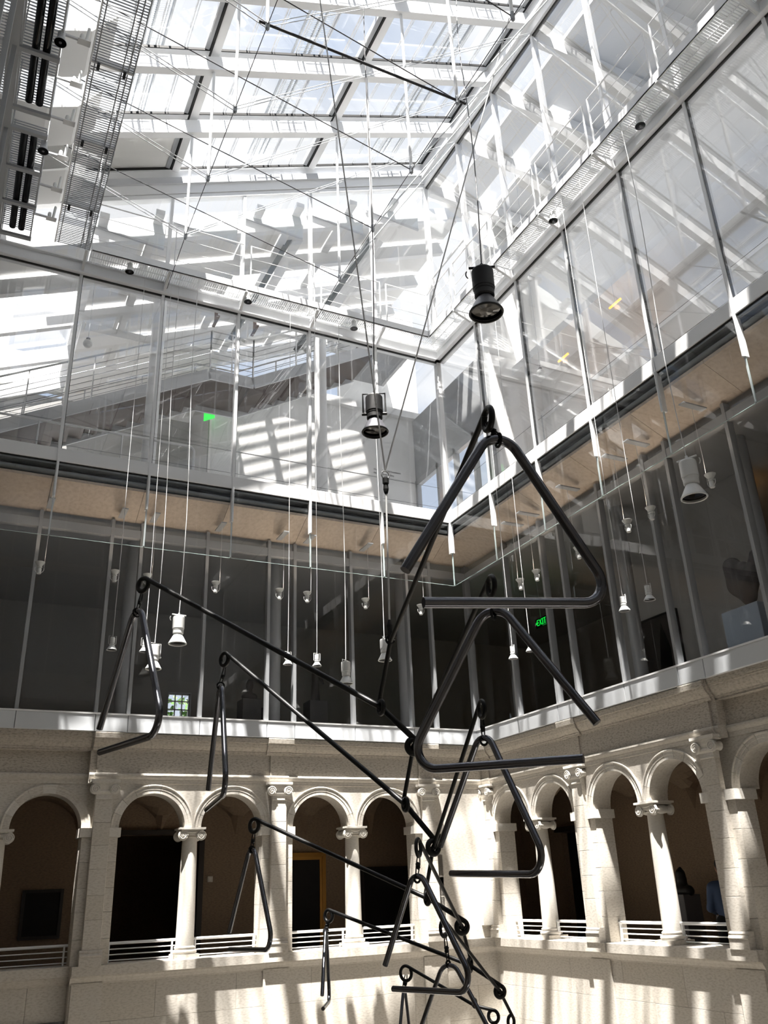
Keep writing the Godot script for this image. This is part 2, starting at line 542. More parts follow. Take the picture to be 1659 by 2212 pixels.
func make_stone_parts() -> void:
	# spiral volute, facing +z, radius about 0.07
	var v := MB.new()
	v.lathe([Vector2(0.080, -0.02), Vector2(0.080, 0.004), Vector2(0.073, 0.008), Vector2(0.0, 0.008)], Transform3D(Basis(Vector3.RIGHT, PI / 2), Vector3.ZERO), 20)
	var sp := []
	for i in 40:
		var t := i / 39.0
		var a := t * TAU * 2.1
		var r := lerpf(0.071, 0.012, t)
		sp.append(Vector3(cos(a) * r, sin(a) * r, 0.008))
	v.tube(sp, 0.0105, 6)
	v.lathe([Vector2(0.014, 0.0), Vector2(0.014, 0.014), Vector2(0.008, 0.02), Vector2(0.0, 0.02)], Transform3D(Basis(Vector3.RIGHT, PI / 2), Vector3.ZERO), 10)
	shared.volute = v.mesh()
	# column shaft, base, capital bolster
	var shaft := []
	for i in 9:
		var t := i / 8.0
		shaft.append(Vector2(lerpf(0.140, 0.116, t * t * 0.6 + t * 0.4), 0.0 + t * 1.58))
	shared.shaft = MB.new().lathe(shaft, Transform3D(), 28).mesh()
	shared.base = MB.new().lathe([Vector2(0.165, 0.0), Vector2(0.183, 0.012), Vector2(0.188, 0.03), Vector2(0.183, 0.048), Vector2(0.165, 0.058), Vector2(0.156, 0.062), Vector2(0.15, 0.072), Vector2(0.158, 0.08), Vector2(0.162, 0.09), Vector2(0.156, 0.1), Vector2(0.142, 0.112)], Transform3D(), 28).mesh()
	shared.plinth = b3(-0.19, 0.19, 0.0, 0.06, -0.19, 0.19).mesh()
	shared.necking = MB.new().lathe([Vector2(0.117, 0.0), Vector2(0.128, 0.008), Vector2(0.128, 0.018), Vector2(0.118, 0.026), Vector2(0.118, 0.04), Vector2(0.14, 0.055), Vector2(0.168, 0.078), Vector2(0.172, 0.092), Vector2(0.15, 0.1)], Transform3D(), 28).mesh()
	var ab := MB.new()
	ab.box(Vector3(-0.21, 0.02, -0.20), Vector3(0.21, 0.05, 0.20))
	ab.box(Vector3(-0.18, 0.0, -0.18), Vector3(0.18, 0.021, 0.18))
	shared.abacus = ab.mesh()
	# bolster: the pulvinated side of the capital, between front and back volute
	shared.bolster = MB.new().lathe([Vector2(0.068, -0.165), Vector2(0.066, -0.15), Vector2(0.05, -0.12), Vector2(0.044, -0.09), Vector2(0.052, -0.06), Vector2(0.058, -0.035), Vector2(0.06, 0.0), Vector2(0.058, 0.035), Vector2(0.052, 0.06), Vector2(0.044, 0.09), Vector2(0.05, 0.12), Vector2(0.066, 0.15), Vector2(0.068, 0.165)], Transform3D(Basis(Vector3.RIGHT, PI / 2), Vector3.ZERO), 18).mesh()
	var ch := MB.new()
	ch.box(Vector3(-0.13, -0.012, -0.16), Vector3(0.13, 0.055, 0.16))
	for s in [-1.0, 1.0]:
		ch.tube(arc(Vector3(0, 0.34, 0.162 * s), 0.31, -PI / 2 - 0.42, -PI / 2 + 0.42, 8), 0.012, 6)
	shared.channel = ch.mesh()
	# one voussoir of an archivolt, 20 degrees wide, moulded
	var prof := [Vector2(R_ARCH, -0.035), Vector2(R_ARCH, 0.010), Vector2(0.572, 0.010), Vector2(0.576, 0.016), Vector2(0.618, 0.016), Vector2(0.626, 0.024), Vector2(0.634, 0.028), Vector2(0.646, 0.028), Vector2(0.652, 0.024), Vector2(0.655, -0.035)]
	var vo := MB.new()
	var a0 := 0.004
	var a1 := PI / 9.0 - 0.004
	for k in 4:
		var ta := lerpf(a0, a1, k / 4.0)
		var tb := lerpf(a0, a1, (k + 1) / 4.0)
		for i in prof.size():
			var p: Vector2 = prof[i]
			var q: Vector2 = prof[(i + 1) % prof.size()]
			vo.quad(Vector3(cos(ta) * p.x, sin(ta) * p.x, p.y), Vector3(cos(ta) * q.x, sin(ta) * q.x, q.y), Vector3(cos(tb) * q.x, sin(tb) * q.x, q.y), Vector3(cos(tb) * p.x, sin(tb) * p.x, p.y))
	for e in [[a0, false], [a1, true]]:
		var t: float = e[0]
		for i in range(1, prof.size() - 1):
			var p0 := Vector3(cos(t) * prof[0].x, sin(t) * prof[0].x, prof[0].y)
			var p1 := Vector3(cos(t) * prof[i].x, sin(t) * prof[i].x, prof[i].y)
			var p2 := Vector3(cos(t) * prof[i + 1].x, sin(t) * prof[i + 1].x, prof[i + 1].y)
			if e[1]: vo.tri(p0, p2, p1)
			else: vo.tri(p0, p1, p2)
	shared.voussoir = vo.mesh()

func stone_mat(k: int) -> Material:
	return [M.limestone, M.limestone_warm, M.limestone][k % 3]

func pilaster(w: Node3D, u: float, off: float, half_from := -1.0, half_to := 1.0) -> void:
	# half_from/half_to trim the pilaster where it dies into a corner (fractions of its half width)
	var p := Node3D.new()
	p.name = "pilaster"
	w.add_child(p, true)
	p.position = Vector3(u, 0, off)
	var hw := 0.13
	# shaft in courses
	var y := 5.35
	var k := 0
	for hgt in [0.40, 0.33, 0.36, 0.34, 0.33, 0.34]:
		part(p, "stone_block", MB.new().bevel_box(Vector3(hw * half_from, y + 0.0015, N_WALL - 0.01), Vector3(hw * half_to, y + hgt - 0.0015, N_PIL), 0.004), stone_mat(k + int(absf(u) * 3.0)))
		y += hgt
		k += 1
	# base
	part(p, "plinth", b3(-0.16, 0.16, Y_LEDGE, 5.255, N_WALL - 0.01, N_PIL + 0.035), M.limestone)
	part(p, "base", MB.new().run([Vector2(N_PIL + 0.03, 5.255), Vector2(N_PIL + 0.045, 5.275), Vector2(N_PIL + 0.03, 5.30), Vector2(N_PIL + 0.015, 5.305), Vector2(N_PIL + 0.02, 5.325), Vector2(N_PIL + 0.002, 5.35), Vector2(N_WALL, 5.35), Vector2(N_WALL, 5.255)], -0.16, 0.16), M.limestone)
	# capital
	var c := p
	part(c, "abacus", b3(-0.22, 0.22, 7.705, 7.745, N_WALL - 0.02, N_PIL + 0.058).box(Vector3(-0.20, 7.68, N_WALL - 0.02), Vector3(0.20, 7.706, N_PIL + 0.048)), M.limestone_pale)
	for s in [-1.0, 1.0]:
		inst(c, "volute", shared.volute, M.limestone_pale, pos(0.148 * s, 7.60, N_PIL + 0.042))
		part(c, "bolster", MB.new().lathe([Vector2(0.066, 0.0), Vector2(0.05, 0.03), Vector2(0.055, 0.07), Vector2(0.066, 0.14)], Transform3D(Basis(Vector3.RIGHT, PI / 2), Vector3(0.148 * s, 7.60, N_PIL - 0.10)), 16), M.limestone_pale)
	part(c, "echinus", MB.new().run([Vector2(N_PIL + 0.006, 7.447), Vector2(N_PIL + 0.014, 7.455), Vector2(N_PIL + 0.014, 7.47), Vector2(N_PIL + 0.006, 7.48), Vector2(N_PIL + 0.006, 7.52), Vector2(N_PIL + 0.024, 7.55), Vector2(N_PIL + 0.027, 7.57), Vector2(N_PIL + 0.012, 7.59), Vector2(N_PIL + 0.032, 7.64), Vector2(N_PIL + 0.032, 7.68), Vector2(N_WALL - 0.02, 7.68), Vector2(N_WALL - 0.02, 7.447)], -0.125, 0.125), M.limestone_pale)
	# entablature breaks forward above it
	part(p, "frieze_block", b3(-0.15, 0.15, 7.86, 8.215, -0.80, -0.757), M.travertine)
	part(p, "architrave_break", MB.new().run(arch_profile(0.03), -0.17, 0.17), M.limestone)
	part(p, "cornice_break", MB.new().run(cornice_profile(0.035), -0.23, 0.23), M.travertine)
	# pier behind: jamb blocks and imposts
	y = Y_LEDGE
	k = 1
	for hgt in [0.345, 0.36, 0.33, 0.36, 0.36]:
		part(p, "stone_block", MB.new().bevel_box(Vector3(-0.27, y + 0.0015, N_BACK), Vector3(0.27, y + hgt - 0.0015, N_WALL), 0.004), stone_mat(k + int(absf(u) * 2.0)))
		y += hgt
		k += 1
	part(p, "impost", b3(-0.305, 0.305, 6.902, Y_SPRING, N_BACK - 0.03, N_WALL + 0.035), M.limestone_pale)

func arch_profile(f: float) -> Array:
	return [Vector2(-0.80, 7.695), Vector2(-0.788 + f, 7.70), Vector2(-0.787 + f, 7.735), Vector2(-0.783 + f, 7.74), Vector2(-0.781 + f, 7.765), Vector2(-0.766 + f, 7.78), Vector2(-0.754 + f, 7.80), Vector2(-0.748 + f, 7.82), Vector2(-0.750 + f, 7.84), Vector2(-0.758 + f, 7.852), Vector2(-0.80, 7.862), Vector2(-0.9, 7.862), Vector2(-0.9, 7.695)]

func cornice_profile(f: float) -> Array:
	return [Vector2(-0.80, 8.19), Vector2(-0.775 + f, 8.195), Vector2(-0.772 + f, 8.215), Vector2(-0.762 + f, 8.225), Vector2(-0.760 + f, 8.245), Vector2(-0.742 + f, 8.262), Vector2(-0.705 + f, 8.30), Vector2(-0.680 + f, 8.345), Vector2(-0.672 + f, 8.372), Vector2(-0.658 + f, 8.376), Vector2(-0.653 + f, 8.45), Vector2(-0.660 + f, 8.462), Vector2(-0.74, 8.475), Vector2(-1.1, 8.475), Vector2(-1.1, 8.19)]

func column(w: Node3D, u: float, off: float) -> void:
	var c := Node3D.new()
	c.name = "column"
	w.add_child(c, true)
	c.position = Vector3(u, Y_LEDGE, -0.97 + off)
	inst(c, "plinth", shared.plinth, M.limestone)
	inst(c, "base", shared.base, M.limestone_pale, pos(0, 0.06, 0))
	inst(c, "shaft", shared.shaft, M.limestone_pale, pos(0, 0.165, 0))
	var k := c
	var y := 1.69
	inst(k, "necking", shared.necking, M.limestone_pale, pos(0, y + 0.04, 0))
	inst(k, "abacus", shared.abacus, M.limestone_pale, pos(0, y + 0.148, 0))
	inst(k, "channel", shared.channel, M.limestone_pale, pos(0, y + 0.095, 0))
	for s in [-1.0, 1.0]:
		inst(k, "bolster", shared.bolster, M.limestone_pale, pos(0.148 * s, y + 0.078, 0))
		inst(k, "volute", shared.volute, M.limestone_pale, pos(0.148 * s, y + 0.078, 0.166))
		inst(k, "volute", shared.volute, M.limestone_pale, Transform3D(Basis(Vector3.UP, PI), Vector3(0.148 * s, y + 0.078, -0.166)))

func arcade(w: Node3D, bays: Array, end_axis: float, end_u: float, recess: Array) -> void:
	var u_first: float = bays[0][0]
	for i in bays.size():
		var P: float = bays[i][0]
		var off: float = bays[i][1]
		var mid := P + P_BAY / 2.0
		var c1 := P + 0.27 + R_ARCH
		var c2 := P + P_BAY - 0.27 - R_ARCH
		# spandrel with two arches cut through
		var poly := PackedVector2Array()
		poly.append(Vector2(P, Y_SPRING))
		for c in [c1, c2]:
			for k in 25:
				var t := PI - PI * k / 24.0
				poly.append(Vector2(c + cos(t) * R_ARCH, Y_SPRING + sin(t) * R_ARCH))
		poly.append(Vector2(P + P_BAY, Y_SPRING))
		poly.append(Vector2(P + P_BAY, 8.2))
		poly.append(Vector2(P, 8.2))
		var sp := part(w, "spandrel", MB.new().prism(poly, N_BACK + off, N_WALL + off), M.limestone)
		for c in [c1, c2]:
			for k in 9:
				inst(sp, "voussoir", shared.voussoir, M.limestone_pale if k % 3 == 1 else M.limestone, Transform3D(Basis(Vector3(0, 0, 1), PI / 9.0 * k), Vector3(c, Y_SPRING, N_WALL + off)))
		column(w, mid, off)
		# the block the two arches spring from, over the column
		railing(w, P + 0.27, mid - 0.14, off)
		railing(w, mid + 0.14, P + P_BAY - 0.27, off)
	var lo := u_first
	for i in bays.size():
		var u: float = bays[i][0]
		var off: float = bays[i][1] if i == 0 else maxf(bays[i][1], bays[i - 1][1])
		if u < -0.7 and u > -0.9:   # folded pilaster in the corner
			pilaster(w, u + 0.10, off, -0.3, 1.0)
		else:
			pilaster(w, u, off)
	pilaster(w, end_axis, bays[bays.size() - 1][1])
	# blank wall beyond the last bay
	if end_u > end_axis:
		part(w, "blank_wall", b3(end_axis, end_u + 0.2, Y_LEDGE, 8.2, N_BACK, N_WALL), M.limestone)
		if end_u < 1.0:
			part(w, "corner_pilaster", b3(end_u - 0.14, end_u + 0.13, 5.35, 7.45, N_WALL - 0.02, N_PIL), M.limestone_pale)
	# entablature, ledge and lower wall in straight runs, stepped back over the recessed bays
	var a := minf(lo, end_u) - 0.4
	var runs := []
	if recess[0] < -5.0:
		runs = [[a, recess[1], -0.14], [recess[1], end_u + 0.3, 0.0]]
	else:
		runs = [[a, recess[0], 0.0], [recess[0], end_u, -0.14]]
	var k2 := 0
	for r in runs:
		var sh := func(pr: Array) -> Array:
			var o := []
			for p in pr: o.append(Vector2(p.x + r[2], p.y))
			return o
		part(w, "architrave", MB.new().run(sh.call(arch_profile(0.0)), r[0], r[1]), M.limestone)
		part(w, "frieze", b3(r[0], r[1], 7.86, 8.215, -1.0 + r[2], -0.785 + r[2]), M.travertine)
		part(w, "cornice", MB.new().run(cornice_profile(r[2] * 0.25), r[0], r[1]), M.travertine)
		part(w, "ledge", MB.new().run(sh.call([Vector2(-0.81, 4.90), Vector2(-0.790, 4.905), Vector2(-0.787, 4.925), Vector2(-0.778, 4.94), Vector2(-0.766, 4.965), Vector2(-0.745, 4.995), Vector2(-0.742, 5.01), Vector2(-0.722, 5.014), Vector2(-0.718, 5.14), Vector2(-0.724, Y_LEDGE), Vector2(-1.24, Y_LEDGE), Vector2(-1.24, 4.90)]), r[0], r[1]), M.limestone)
		if r[2] < 0.0:
			part(w, "blocking_course", b3(r[0], r[1], 8.40, 8.478, -1.05, -0.675), M.travertine)
		# lower wall: ashlar courses
		part(w, "wall_core", b3(r[0], r[1], 0.0, 4.95, -1.2 + r[2], -0.835 + r[2]), M.limestone)
		var courses := 0
		for row in 4:
			var y0 := 4.905 - 0.49 * (row + 1)
			var u: float = r[0] + (0.0 if row % 2 == 0 else -0.62)
			while u < r[1]:
				var u0: float = maxf(u, r[0])
				var u1: float = minf(u + 1.24, r[1])
				if u1 - u0 > 0.05:
					part(w, "stone_block", MB.new().bevel_box(Vector3(u0 + 0.0012, y0 + 0.0012, -0.84 + r[2]), Vector3(u1 - 0.0012, y0 + 0.4888, N_WALL + r[2]), 0.0025), stone_mat(k2))
				k2 += 3 if k2 % 2 == 0 else 2
				u += 1.24
		part(w, "lower_courses", b3(r[0], r[1], 0.0, 2.95, -0.84 + r[2], N_WALL + r[2]), M.limestone)
	# flat strips continuing the pilasters below the ledge
	for i in bays.size():
		if bays[i][0] > -0.5 or bays[i][0] < -1.0:
			var off: float = bays[i][1] if i == 0 else maxf(bays[i][1], bays[i - 1][1])
			part(w, "lower_pilaster", b3(bays[i][0] - 0.22, bays[i][0] + 0.22, 0.0, 4.92, N_WALL - 0.02 + off, N_WALL + 0.025 + off), M.limestone)
			part(w, "ledge_break", b3(bays[i][0] - 0.24, bays[i][0] + 0.24, 5.02, 5.1465, -0.9 + off, -0.70 + off), M.limestone)
	part(w, "lower_pilaster", b3(end_axis - 0.22, end_axis + 0.22, 0.0, 4.92, N_WALL - 0.02, N_WALL + 0.025), M.limestone)

func railing(w: Node3D, u0: float, u1: float, off: float) -> void:
	var r := Node3D.new()
	r.name = "railing"
	w.add_child(r, true)
	var n := -1.0 + off
	part(r, "top_rail", MB.new().tube([Vector3(u0, 5.412, n), Vector3(u1, 5.412, n)], 0.021, 10), M.white_steel)
	for y in [5.332, 5.258, 5.182]:
		part(r, "bar", MB.new().tube([Vector3(u0, y, n), Vector3(u1, y, n)], 0.0085, 6), M.white_steel)
	for u in [u0 + 0.03, u1 - 0.05]:
		part(r, "post", b3(u - 0.012, u + 0.012, Y_LEDGE, 5.41, n - 0.02, n + 0.02), M.white_steel)

# ---------------------------------------------------------------- third-storey gallery glazing, set back over the arcade
const N_POSTS := [-9.085, -7.648, -6.466, -5.956, -4.782, -3.606, -3.096, -1.939, -0.726, -0.2, 0.67]
const E_POSTS := [-0.67, 0.784, 1.98, 2.52, 3.669, 4.809, 5.298, 6.5, 7.6, 8.1, 9.3, 10.4, 10.9, 12.1, 13.3, 15.0]

func pane_mesh(w: float, h: float, double := true) -> ArrayMesh:
	var mb := MB.new()
	if not double:
		mb.quad(Vector3(-w / 2, -h / 2, 0), Vector3(w / 2, -h / 2, 0), Vector3(w / 2, h / 2, 0), Vector3(-w / 2, h / 2, 0))
	else:
		mb.box(Vector3(-w / 2, -h / 2, -0.004), Vector3(w / 2, h / 2, 0.004))
		mb.box(Vector3(-w / 2, -h / 2, -0.026), Vector3(w / 2, h / 2, -0.018))
	return mb.mesh()

func build_gallery_level() -> void:
	for side in [["window_1", "dark gallery glazing above the north arcade", FRAME_N, N_POSTS], ["window_2", "dark gallery glazing above the east arcade", FRAME_E, E_POSTS]]:
		var w := structure(side[0], side[1], side[2])
		var ps: Array = side[3]
		var n := -0.67
		for i in ps.size():
			part(w, "mullion", b3(ps[i] - 0.028, ps[i] + 0.028, 8.75, 12.12, n - 0.09, n + 0.03), M.post_grey)
			if i == ps.size() - 1: continue
			var a: float = ps[i]
			var b: float = ps[i + 1]
			part(w, "sill_panel", MB.new().bevel_box(Vector3(a + 0.004, 8.47, n - 0.2), Vector3(b - 0.004, 8.735, n + 0.045), 0.005), M.sill_panel)
			part(w, "sill_rail", b3(a, b, 8.735, 8.76, n - 0.1, n + 0.055), M.white_steel)
			part(w, "transom", b3(a + 0.03, b - 0.03, 11.82, 11.97, n - 0.09, n + 0.02), M.post_grey)
			inst(w, "pane", pane_mesh(b - a - 0.05, 3.06, false), M.glass, pos((a + b) / 2, 8.76 + 1.53, n - 0.03))
			inst(w, "pane", pane_mesh(b - a - 0.05, 0.15, false), M.glass, pos((a + b) / 2, 12.045, n - 0.03))
		# soffit of the overhanging storey
		var u0: float = ps[0]
		var u1: float = ps[ps.size() - 1]
		var s := structure("ceiling", "beige soffit panels under the overhang of the " + ("north" if side[0] == "window_1" else "east") + " gallery", side[2])
		var u := u0
		var k := 0
		while u < u1 - 0.02:
			var e := minf(u + 1.5, u1)
			part(s, "panel", MB.new().hexa([Vector3(u + 0.003, 12.45, -0.06), Vector3(e - 0.003, 12.45, -0.06), Vector3(e - 0.003, 12.13, -0.73), Vector3(u + 0.003, 12.13, -0.73), Vector3(u + 0.003, 12.50, -0.06), Vector3(e - 0.003, 12.50, -0.06), Vector3(e - 0.003, 12.17, -0.73), Vector3(u + 0.003, 12.17, -0.73)]), M.soffit_beige)
			u = e
			k += 1
		part(s, "cove", b3(u0, u1, 12.70, 12.735, -0.30, -0.02), M.duct_tube)
		part(s, "cove_back", b3(u0, u1, 12.50, 12.72, -0.20, -0.18), M.gasket)
		part(s, "pipe", MB.new().tube([Vector3(u0, 12.585, -0.10), Vector3(minf(u1, 0.0) if side[0] == "window_1" else u1, 12.585, -0.10)], 0.045, 12), M.duct_tube)

# ---------------------------------------------------------------- fourth and fifth storeys: hung glazing, aprons, fascia
func build_upper_glazing() -> void:
	for side in [["north", FRAME_N, [-9.06, -7.545, -6.04, -4.54, -3.04, -1.54, 0.0]], ["east", FRAME_E, [0.0, 1.535, 3.035, 4.53, 6.03, 7.53, 9.03, 10.53, 12.03, 13.53, 15.06]]]:
		var north: bool = side[0] == "north"
		var w := structure("window_3" if north else "window_4", "tall clear " + side[0] + " glazing hung in front of the fourth storey", side[1])
		var f := structure("trim_1" if north else "trim_2", "white steel fascia with hanging glass apron along the " + side[0] + " side", side[1])
		var us: Array = side[2]
		for i in us.size():
			var u: float = us[i]
			var corner: bool = (north and i == us.size() - 1) or (not north and i == 0)
			if not (corner and not north):
				var hw := 0.05 if corner else 0.026
				part(w, "mullion", b3(u - hw, u + hw, 13.0, 16.6, -0.11, 0.015), M.white_steel)
				part(w, "gasket", b3(u + hw, u + hw + 0.012, 13.0, 16.6, -0.05, -0.005), M.gasket)
				part(f, "fin", b3(u - hw * 0.8, u + hw * 0.8, 12.10, 13.0, -0.06, 0.03), M.white_steel)
				part(f, "fin_rib", b3(u - 0.006, u + 0.006, 12.105, 12.75, 0.03, 0.045), M.white_steel)
				part(f, "clamp", b3(u - 0.008, u + 0.008, 11.44, 12.10, -0.012, 0.004), M.cable_steel)
			if i == us.size() - 1: continue
			var b: float = us[i + 1]
			var m := (u + b) / 2.0
			inst(w, "pane", pane_mesh(b - u - 0.045, 3.58, true), M.glass, pos(m, 14.8, 0.0))
			part(w, "head_gasket", b3(u + 0.03, b - 0.03, 16.585, 16.605, -0.03, 0.012), M.gasket)
			part(f, "fascia", MB.new().bevel_box(Vector3(u + 0.003, 12.755, -0.12), Vector3(b - 0.003, 12.995, 0.02), 0.004), M.white_steel)
			part(f, "drip", b3(u, b, 12.738, 12.757, -0.1, 0.0), M.gasket)
			inst(f, "apron_pane", pane_mesh(b - u - 0.03, 1.30, false), M.glass, pos(m, 12.07, 0.0))
			part(f, "apron_edge", b3(u + 0.015, b - 0.015, 11.414, 11.42, -0.005, 0.005), M.glass_edge)
			for e in [u + 0.012, b - 0.012]:
				part(f, "apron_edge", b3(e - 0.002, e + 0.002, 11.42, 12.1, -0.005, 0.005), M.glass_edge)
		# head beam that carries the catwalk
		var u0: float = us[0]
		var u1: float = us[us.size() - 1]
		part(f, "head_beam", MB.new().run([Vector2(-0.04, 16.605), Vector2(0.10, 16.605), Vector2(0.10, 16.63), Vector2(0.03, 16.64), Vector2(0.025, 16.86), Vector2(0.08, 16.87), Vector2(0.08, 16.90), Vector2(-0.14, 16.90), Vector2(-0.14, 16.605)], u0, u1), M.white_steel)
		# fifth storey
		var w5 := structure("window_5" if north else "window_6", ("sloping-headed north" if north else "high east") + " glazing above the catwalk", side[1])
		var ms := [-9.0, -7.5, -6.0, -4.5, -3.0, -1.5, 0.0] if north else [0.0, 1.5, 3.0, 4.5, 6.0, 7.5, 9.0, 10.5, 12.0, 13.5, 15.0]
		for i in ms.size():
			var u: float = ms[i]
			var top := head(u) if north else 21.62
			if not (not north and i == 0):
				var hw := 0.05 if u == 0.0 else 0.03
				part(w5, "mullion", b3(u - hw, u + hw, 16.9, top, -0.10, 0.02), M.white_steel)
			if i == ms.size() - 1: continue
			var b: float = ms[i + 1]
			var tb := head(b) if north else 21.62
			var pb := MB.new()
			for z in [[-0.004, 0.004]]:
				pb.prism(PackedVector2Array([Vector2(u + 0.02, 16.9), Vector2(b - 0.02, 16.9), Vector2(b - 0.02, tb), Vector2(u + 0.02, top)]), z[0], z[1])
			part(w5, "pane", pb, M.glass)
			if not north and i < 6:
				if i == 0: part(w5, "transom", b3(u, b, 18.9, 18.94, -0.03, 0.01), M.white_steel)
		if north:
			# raking head and stepped fascia up to the roof
			for q in [[0.0, 0.10, 0.03, M.white_steel], [0.10, 0.115, 0.005, M.gasket], [0.115, 0.34, 0.05, M.white_steel], [0.34, 0.50, 0.10, M.light_grey], [0.50, 0.80, 0.02, M.white_steel]]:
				var mb := MB.new()
				mb.prism(PackedVector2Array([Vector2(-9.3, head(-9.3) + q[0]), Vector2(0.05, head(0.05) + q[0]), Vector2(0.05, head(0.05) + q[1]), Vector2(-9.3, head(-9.3) + q[1])]), -0.12, q[2])
				part(w5, "raking_head", mb, q[3])
		else:
			part(w5, "head_gasket", b3(0.0, 15.0, 21.60, 21.63, -0.06, 0.01), M.gasket)
			part(w5, "eave_beam", MB.new().run([Vector2(-0.12, 21.63), Vector2(0.06, 21.63), Vector2(0.06, 21.82), Vector2(0.13, 21.84), Vector2(0.13, 21.98), Vector2(0.04, 22.0), Vector2(0.04, 22.45), Vector2(-0.12, 22.45)], -0.12, 15.2), M.white_steel)

func head(u: float) -> float:
	return 21.62 + ROOF_M * u

func roof_y(x: float) -> float:
	return ROOF_C + ROOF_M * x

# ---------------------------------------------------------------- glass roof sloping up to the east
func build_roof() -> void:
	var r := structure("ceiling", "sloping glass roof of white beams and framed panes over the courtyard")
	var unit := BoxMesh.new()
	unit.size = Vector3.ONE
	var xs := [-9.06, -6.0, -3.0, 0.0]
	var nz := 10
	# beams across the slope
	for k in nz + 1:
		var z := 1.5 * k
		var a := Vector3(-9.25, roof_y(-9.25) - 0.33, z)
		var b := Vector3(0.02, roof_y(0.02) - 0.33, z)
		if k > 0:
			inst(r, "beam", unit, M.white_steel, bar(a, b, 0.10, 0.31))
			inst(r, "beam_flange", unit, M.white_steel, bar(a - Vector3(0, 0.165, 0), b - Vector3(0, 0.165, 0), 0.15, 0.018))
		for i in 3:
			var p := Vector3(xs[i] + 0.06, roof_y(xs[i] + 0.06), z)
			var q := Vector3(xs[i + 1] - 0.06, roof_y(xs[i + 1] - 0.06), z)
			inst(r, "cross_frame", unit, M.white_steel, bar(p, q, 0.11, 0.07))
			inst(r, "gasket", unit, M.gasket, bar(p + Vector3(0, -0.005, 0.064), q + Vector3(0, -0.005, 0.064), 0.016, 0.05))
	# longitudinal frames
	for i in 4:
		var x: float = xs[i]
		var y := roof_y(x)
		var s := Vector3(x, y, 0.0)
		var e := Vector3(x, y, 15.0)
		inst(r, "long_frame", unit, M.white_steel, bar(s - Vector3(0, 0.01, 0), e - Vector3(0, 0.01, 0), 0.15, 0.12))
		inst(r, "gasket", unit, M.gasket, bar(s + Vector3(-0.09, -0.03, 0.06), e + Vector3(-0.09, -0.03, 0), 0.04, 0.11))
		inst(r, "upstand", unit, M.post_grey, bar(s + Vector3(-0.165, 0.0, 0.06), e + Vector3(-0.165, 0.0, 0), 0.08, 0.16))
	# panes
	for i in 3:
		var x0: float = xs[i] + 0.07
		var x1: float = xs[i + 1] - 0.07
		var mb := MB.new()
		mb.quad(Vector3(x0, roof_y(x0), 1.44), Vector3(x1, roof_y(x1), 1.44), Vector3(x1, roof_y(x1), 0.06), Vector3(x0, roof_y(x0), 0.06))
		var pm := mb.mesh()
		# fine bars above each pane, and the maintenance grating strip
		var sm := MB.new()
		for k in range(1, 6):
			var x := lerpf(x0, x1, k / 6.0)
			sm.obox(Transform3D(Basis(Vector3(0, 0, 1), atan(ROOF_M)), Vector3(x, roof_y(x) + 0.05, 0.75)), Vector3(0.018, 0.03, 1.4))
			sm.obox(Transform3D(Basis(Vector3(0, 0, 1), atan(ROOF_M)), Vector3(x + 0.05, roof_y(x + 0.05) + 0.05, 0.75)), Vector3(0.008, 0.02, 1.4))
		var seams := sm.mesh()
		var gm := MB.new()
		var gx := lerpf(x0, x1, 0.62)
		for k in 34:
			gm.obox(Transform3D(Basis(Vector3(0, 0, 1), atan(ROOF_M)), Vector3(gx, roof_y(gx) + 0.42, 0.06 + k * 0.0415)), Vector3(0.55, 0.012, 0.005))
		for s in [-0.3, -0.05, 0.05, 0.3]:
			gm.obox(Transform3D(Basis(Vector3(0, 0, 1), atan(ROOF_M)), Vector3(gx + s, roof_y(gx + s) + 0.42, 0.75)), Vector3(0.03, 0.045, 1.5))
		var grat := gm.mesh()
		for k in nz:
			var t := pos(0, 0, 1.5 * k)
			inst(r, "pane", pm, M.glass, t)
			inst(r, "glazing_seams", seams, M.light_grey, t).set_meta("kind", "stuff")
			inst(r, "outer_grating", grat, M.galvanised, t).set_meta("kind", "stuff")
			# sprinkler-like pipe with clamps above the pane
			var a := Vector3(x0, roof_y(x0) + 0.30, 1.5 * k + 0.95)
			var b := Vector3(x1, roof_y(x1) + 0.30, 1.5 * k + 0.95)
			inst(r, "outer_pipe", unit, M.light_grey, bar(a, b, 0.05, 0.05))
			inst(r, "outer_pipe", unit, M.light_grey, bar(a + Vector3(0, 0.03, 0.2), b + Vector3(0, 0.03, 0.2), 0.028, 0.028))
			for c in 6:
				var p := a.lerp(b, (c + 0.5) / 6.0)
				inst(r, "pipe_clamp", unit, M.light_grey, Transform3D(Basis().scaled(Vector3(0.1, 0.05, 0.05)), p + Vector3(0, 0.02, -0.06)))
	# drawn fabric blinds under the panes at the south end, with gaps that let strips of sun through
	for q in BLINDS:
		var x0: float = q[0]
		var x1: float = q[1]
		var mb := MB.new()
		mb.prism(PackedVector2Array([Vector2(x0, roof_y(x0) - 0.1), Vector2(x1, roof_y(x1) - 0.1), Vector2(x1, roof_y(x1) - 0.09), Vector2(x0, roof_y(x0) - 0.09)]), q[2], q[3])
		part(r, "blind", mb, M.blind_white)
	# one white-backed panel beside the west gutter in the second bay
	var wp := MB.new()
	wp.prism(PackedVector2Array([Vector2(-9.0, roof_y(-9.0) + 0.03), Vector2(-6.08, roof_y(-6.08) + 0.03), Vector2(-6.08, roof_y(-6.08) + 0.06), Vector2(-9.0, roof_y(-9.0) + 0.06)]), 0.05, 1.45)
	part(r, "solid_panel", wp, M.blind_white)

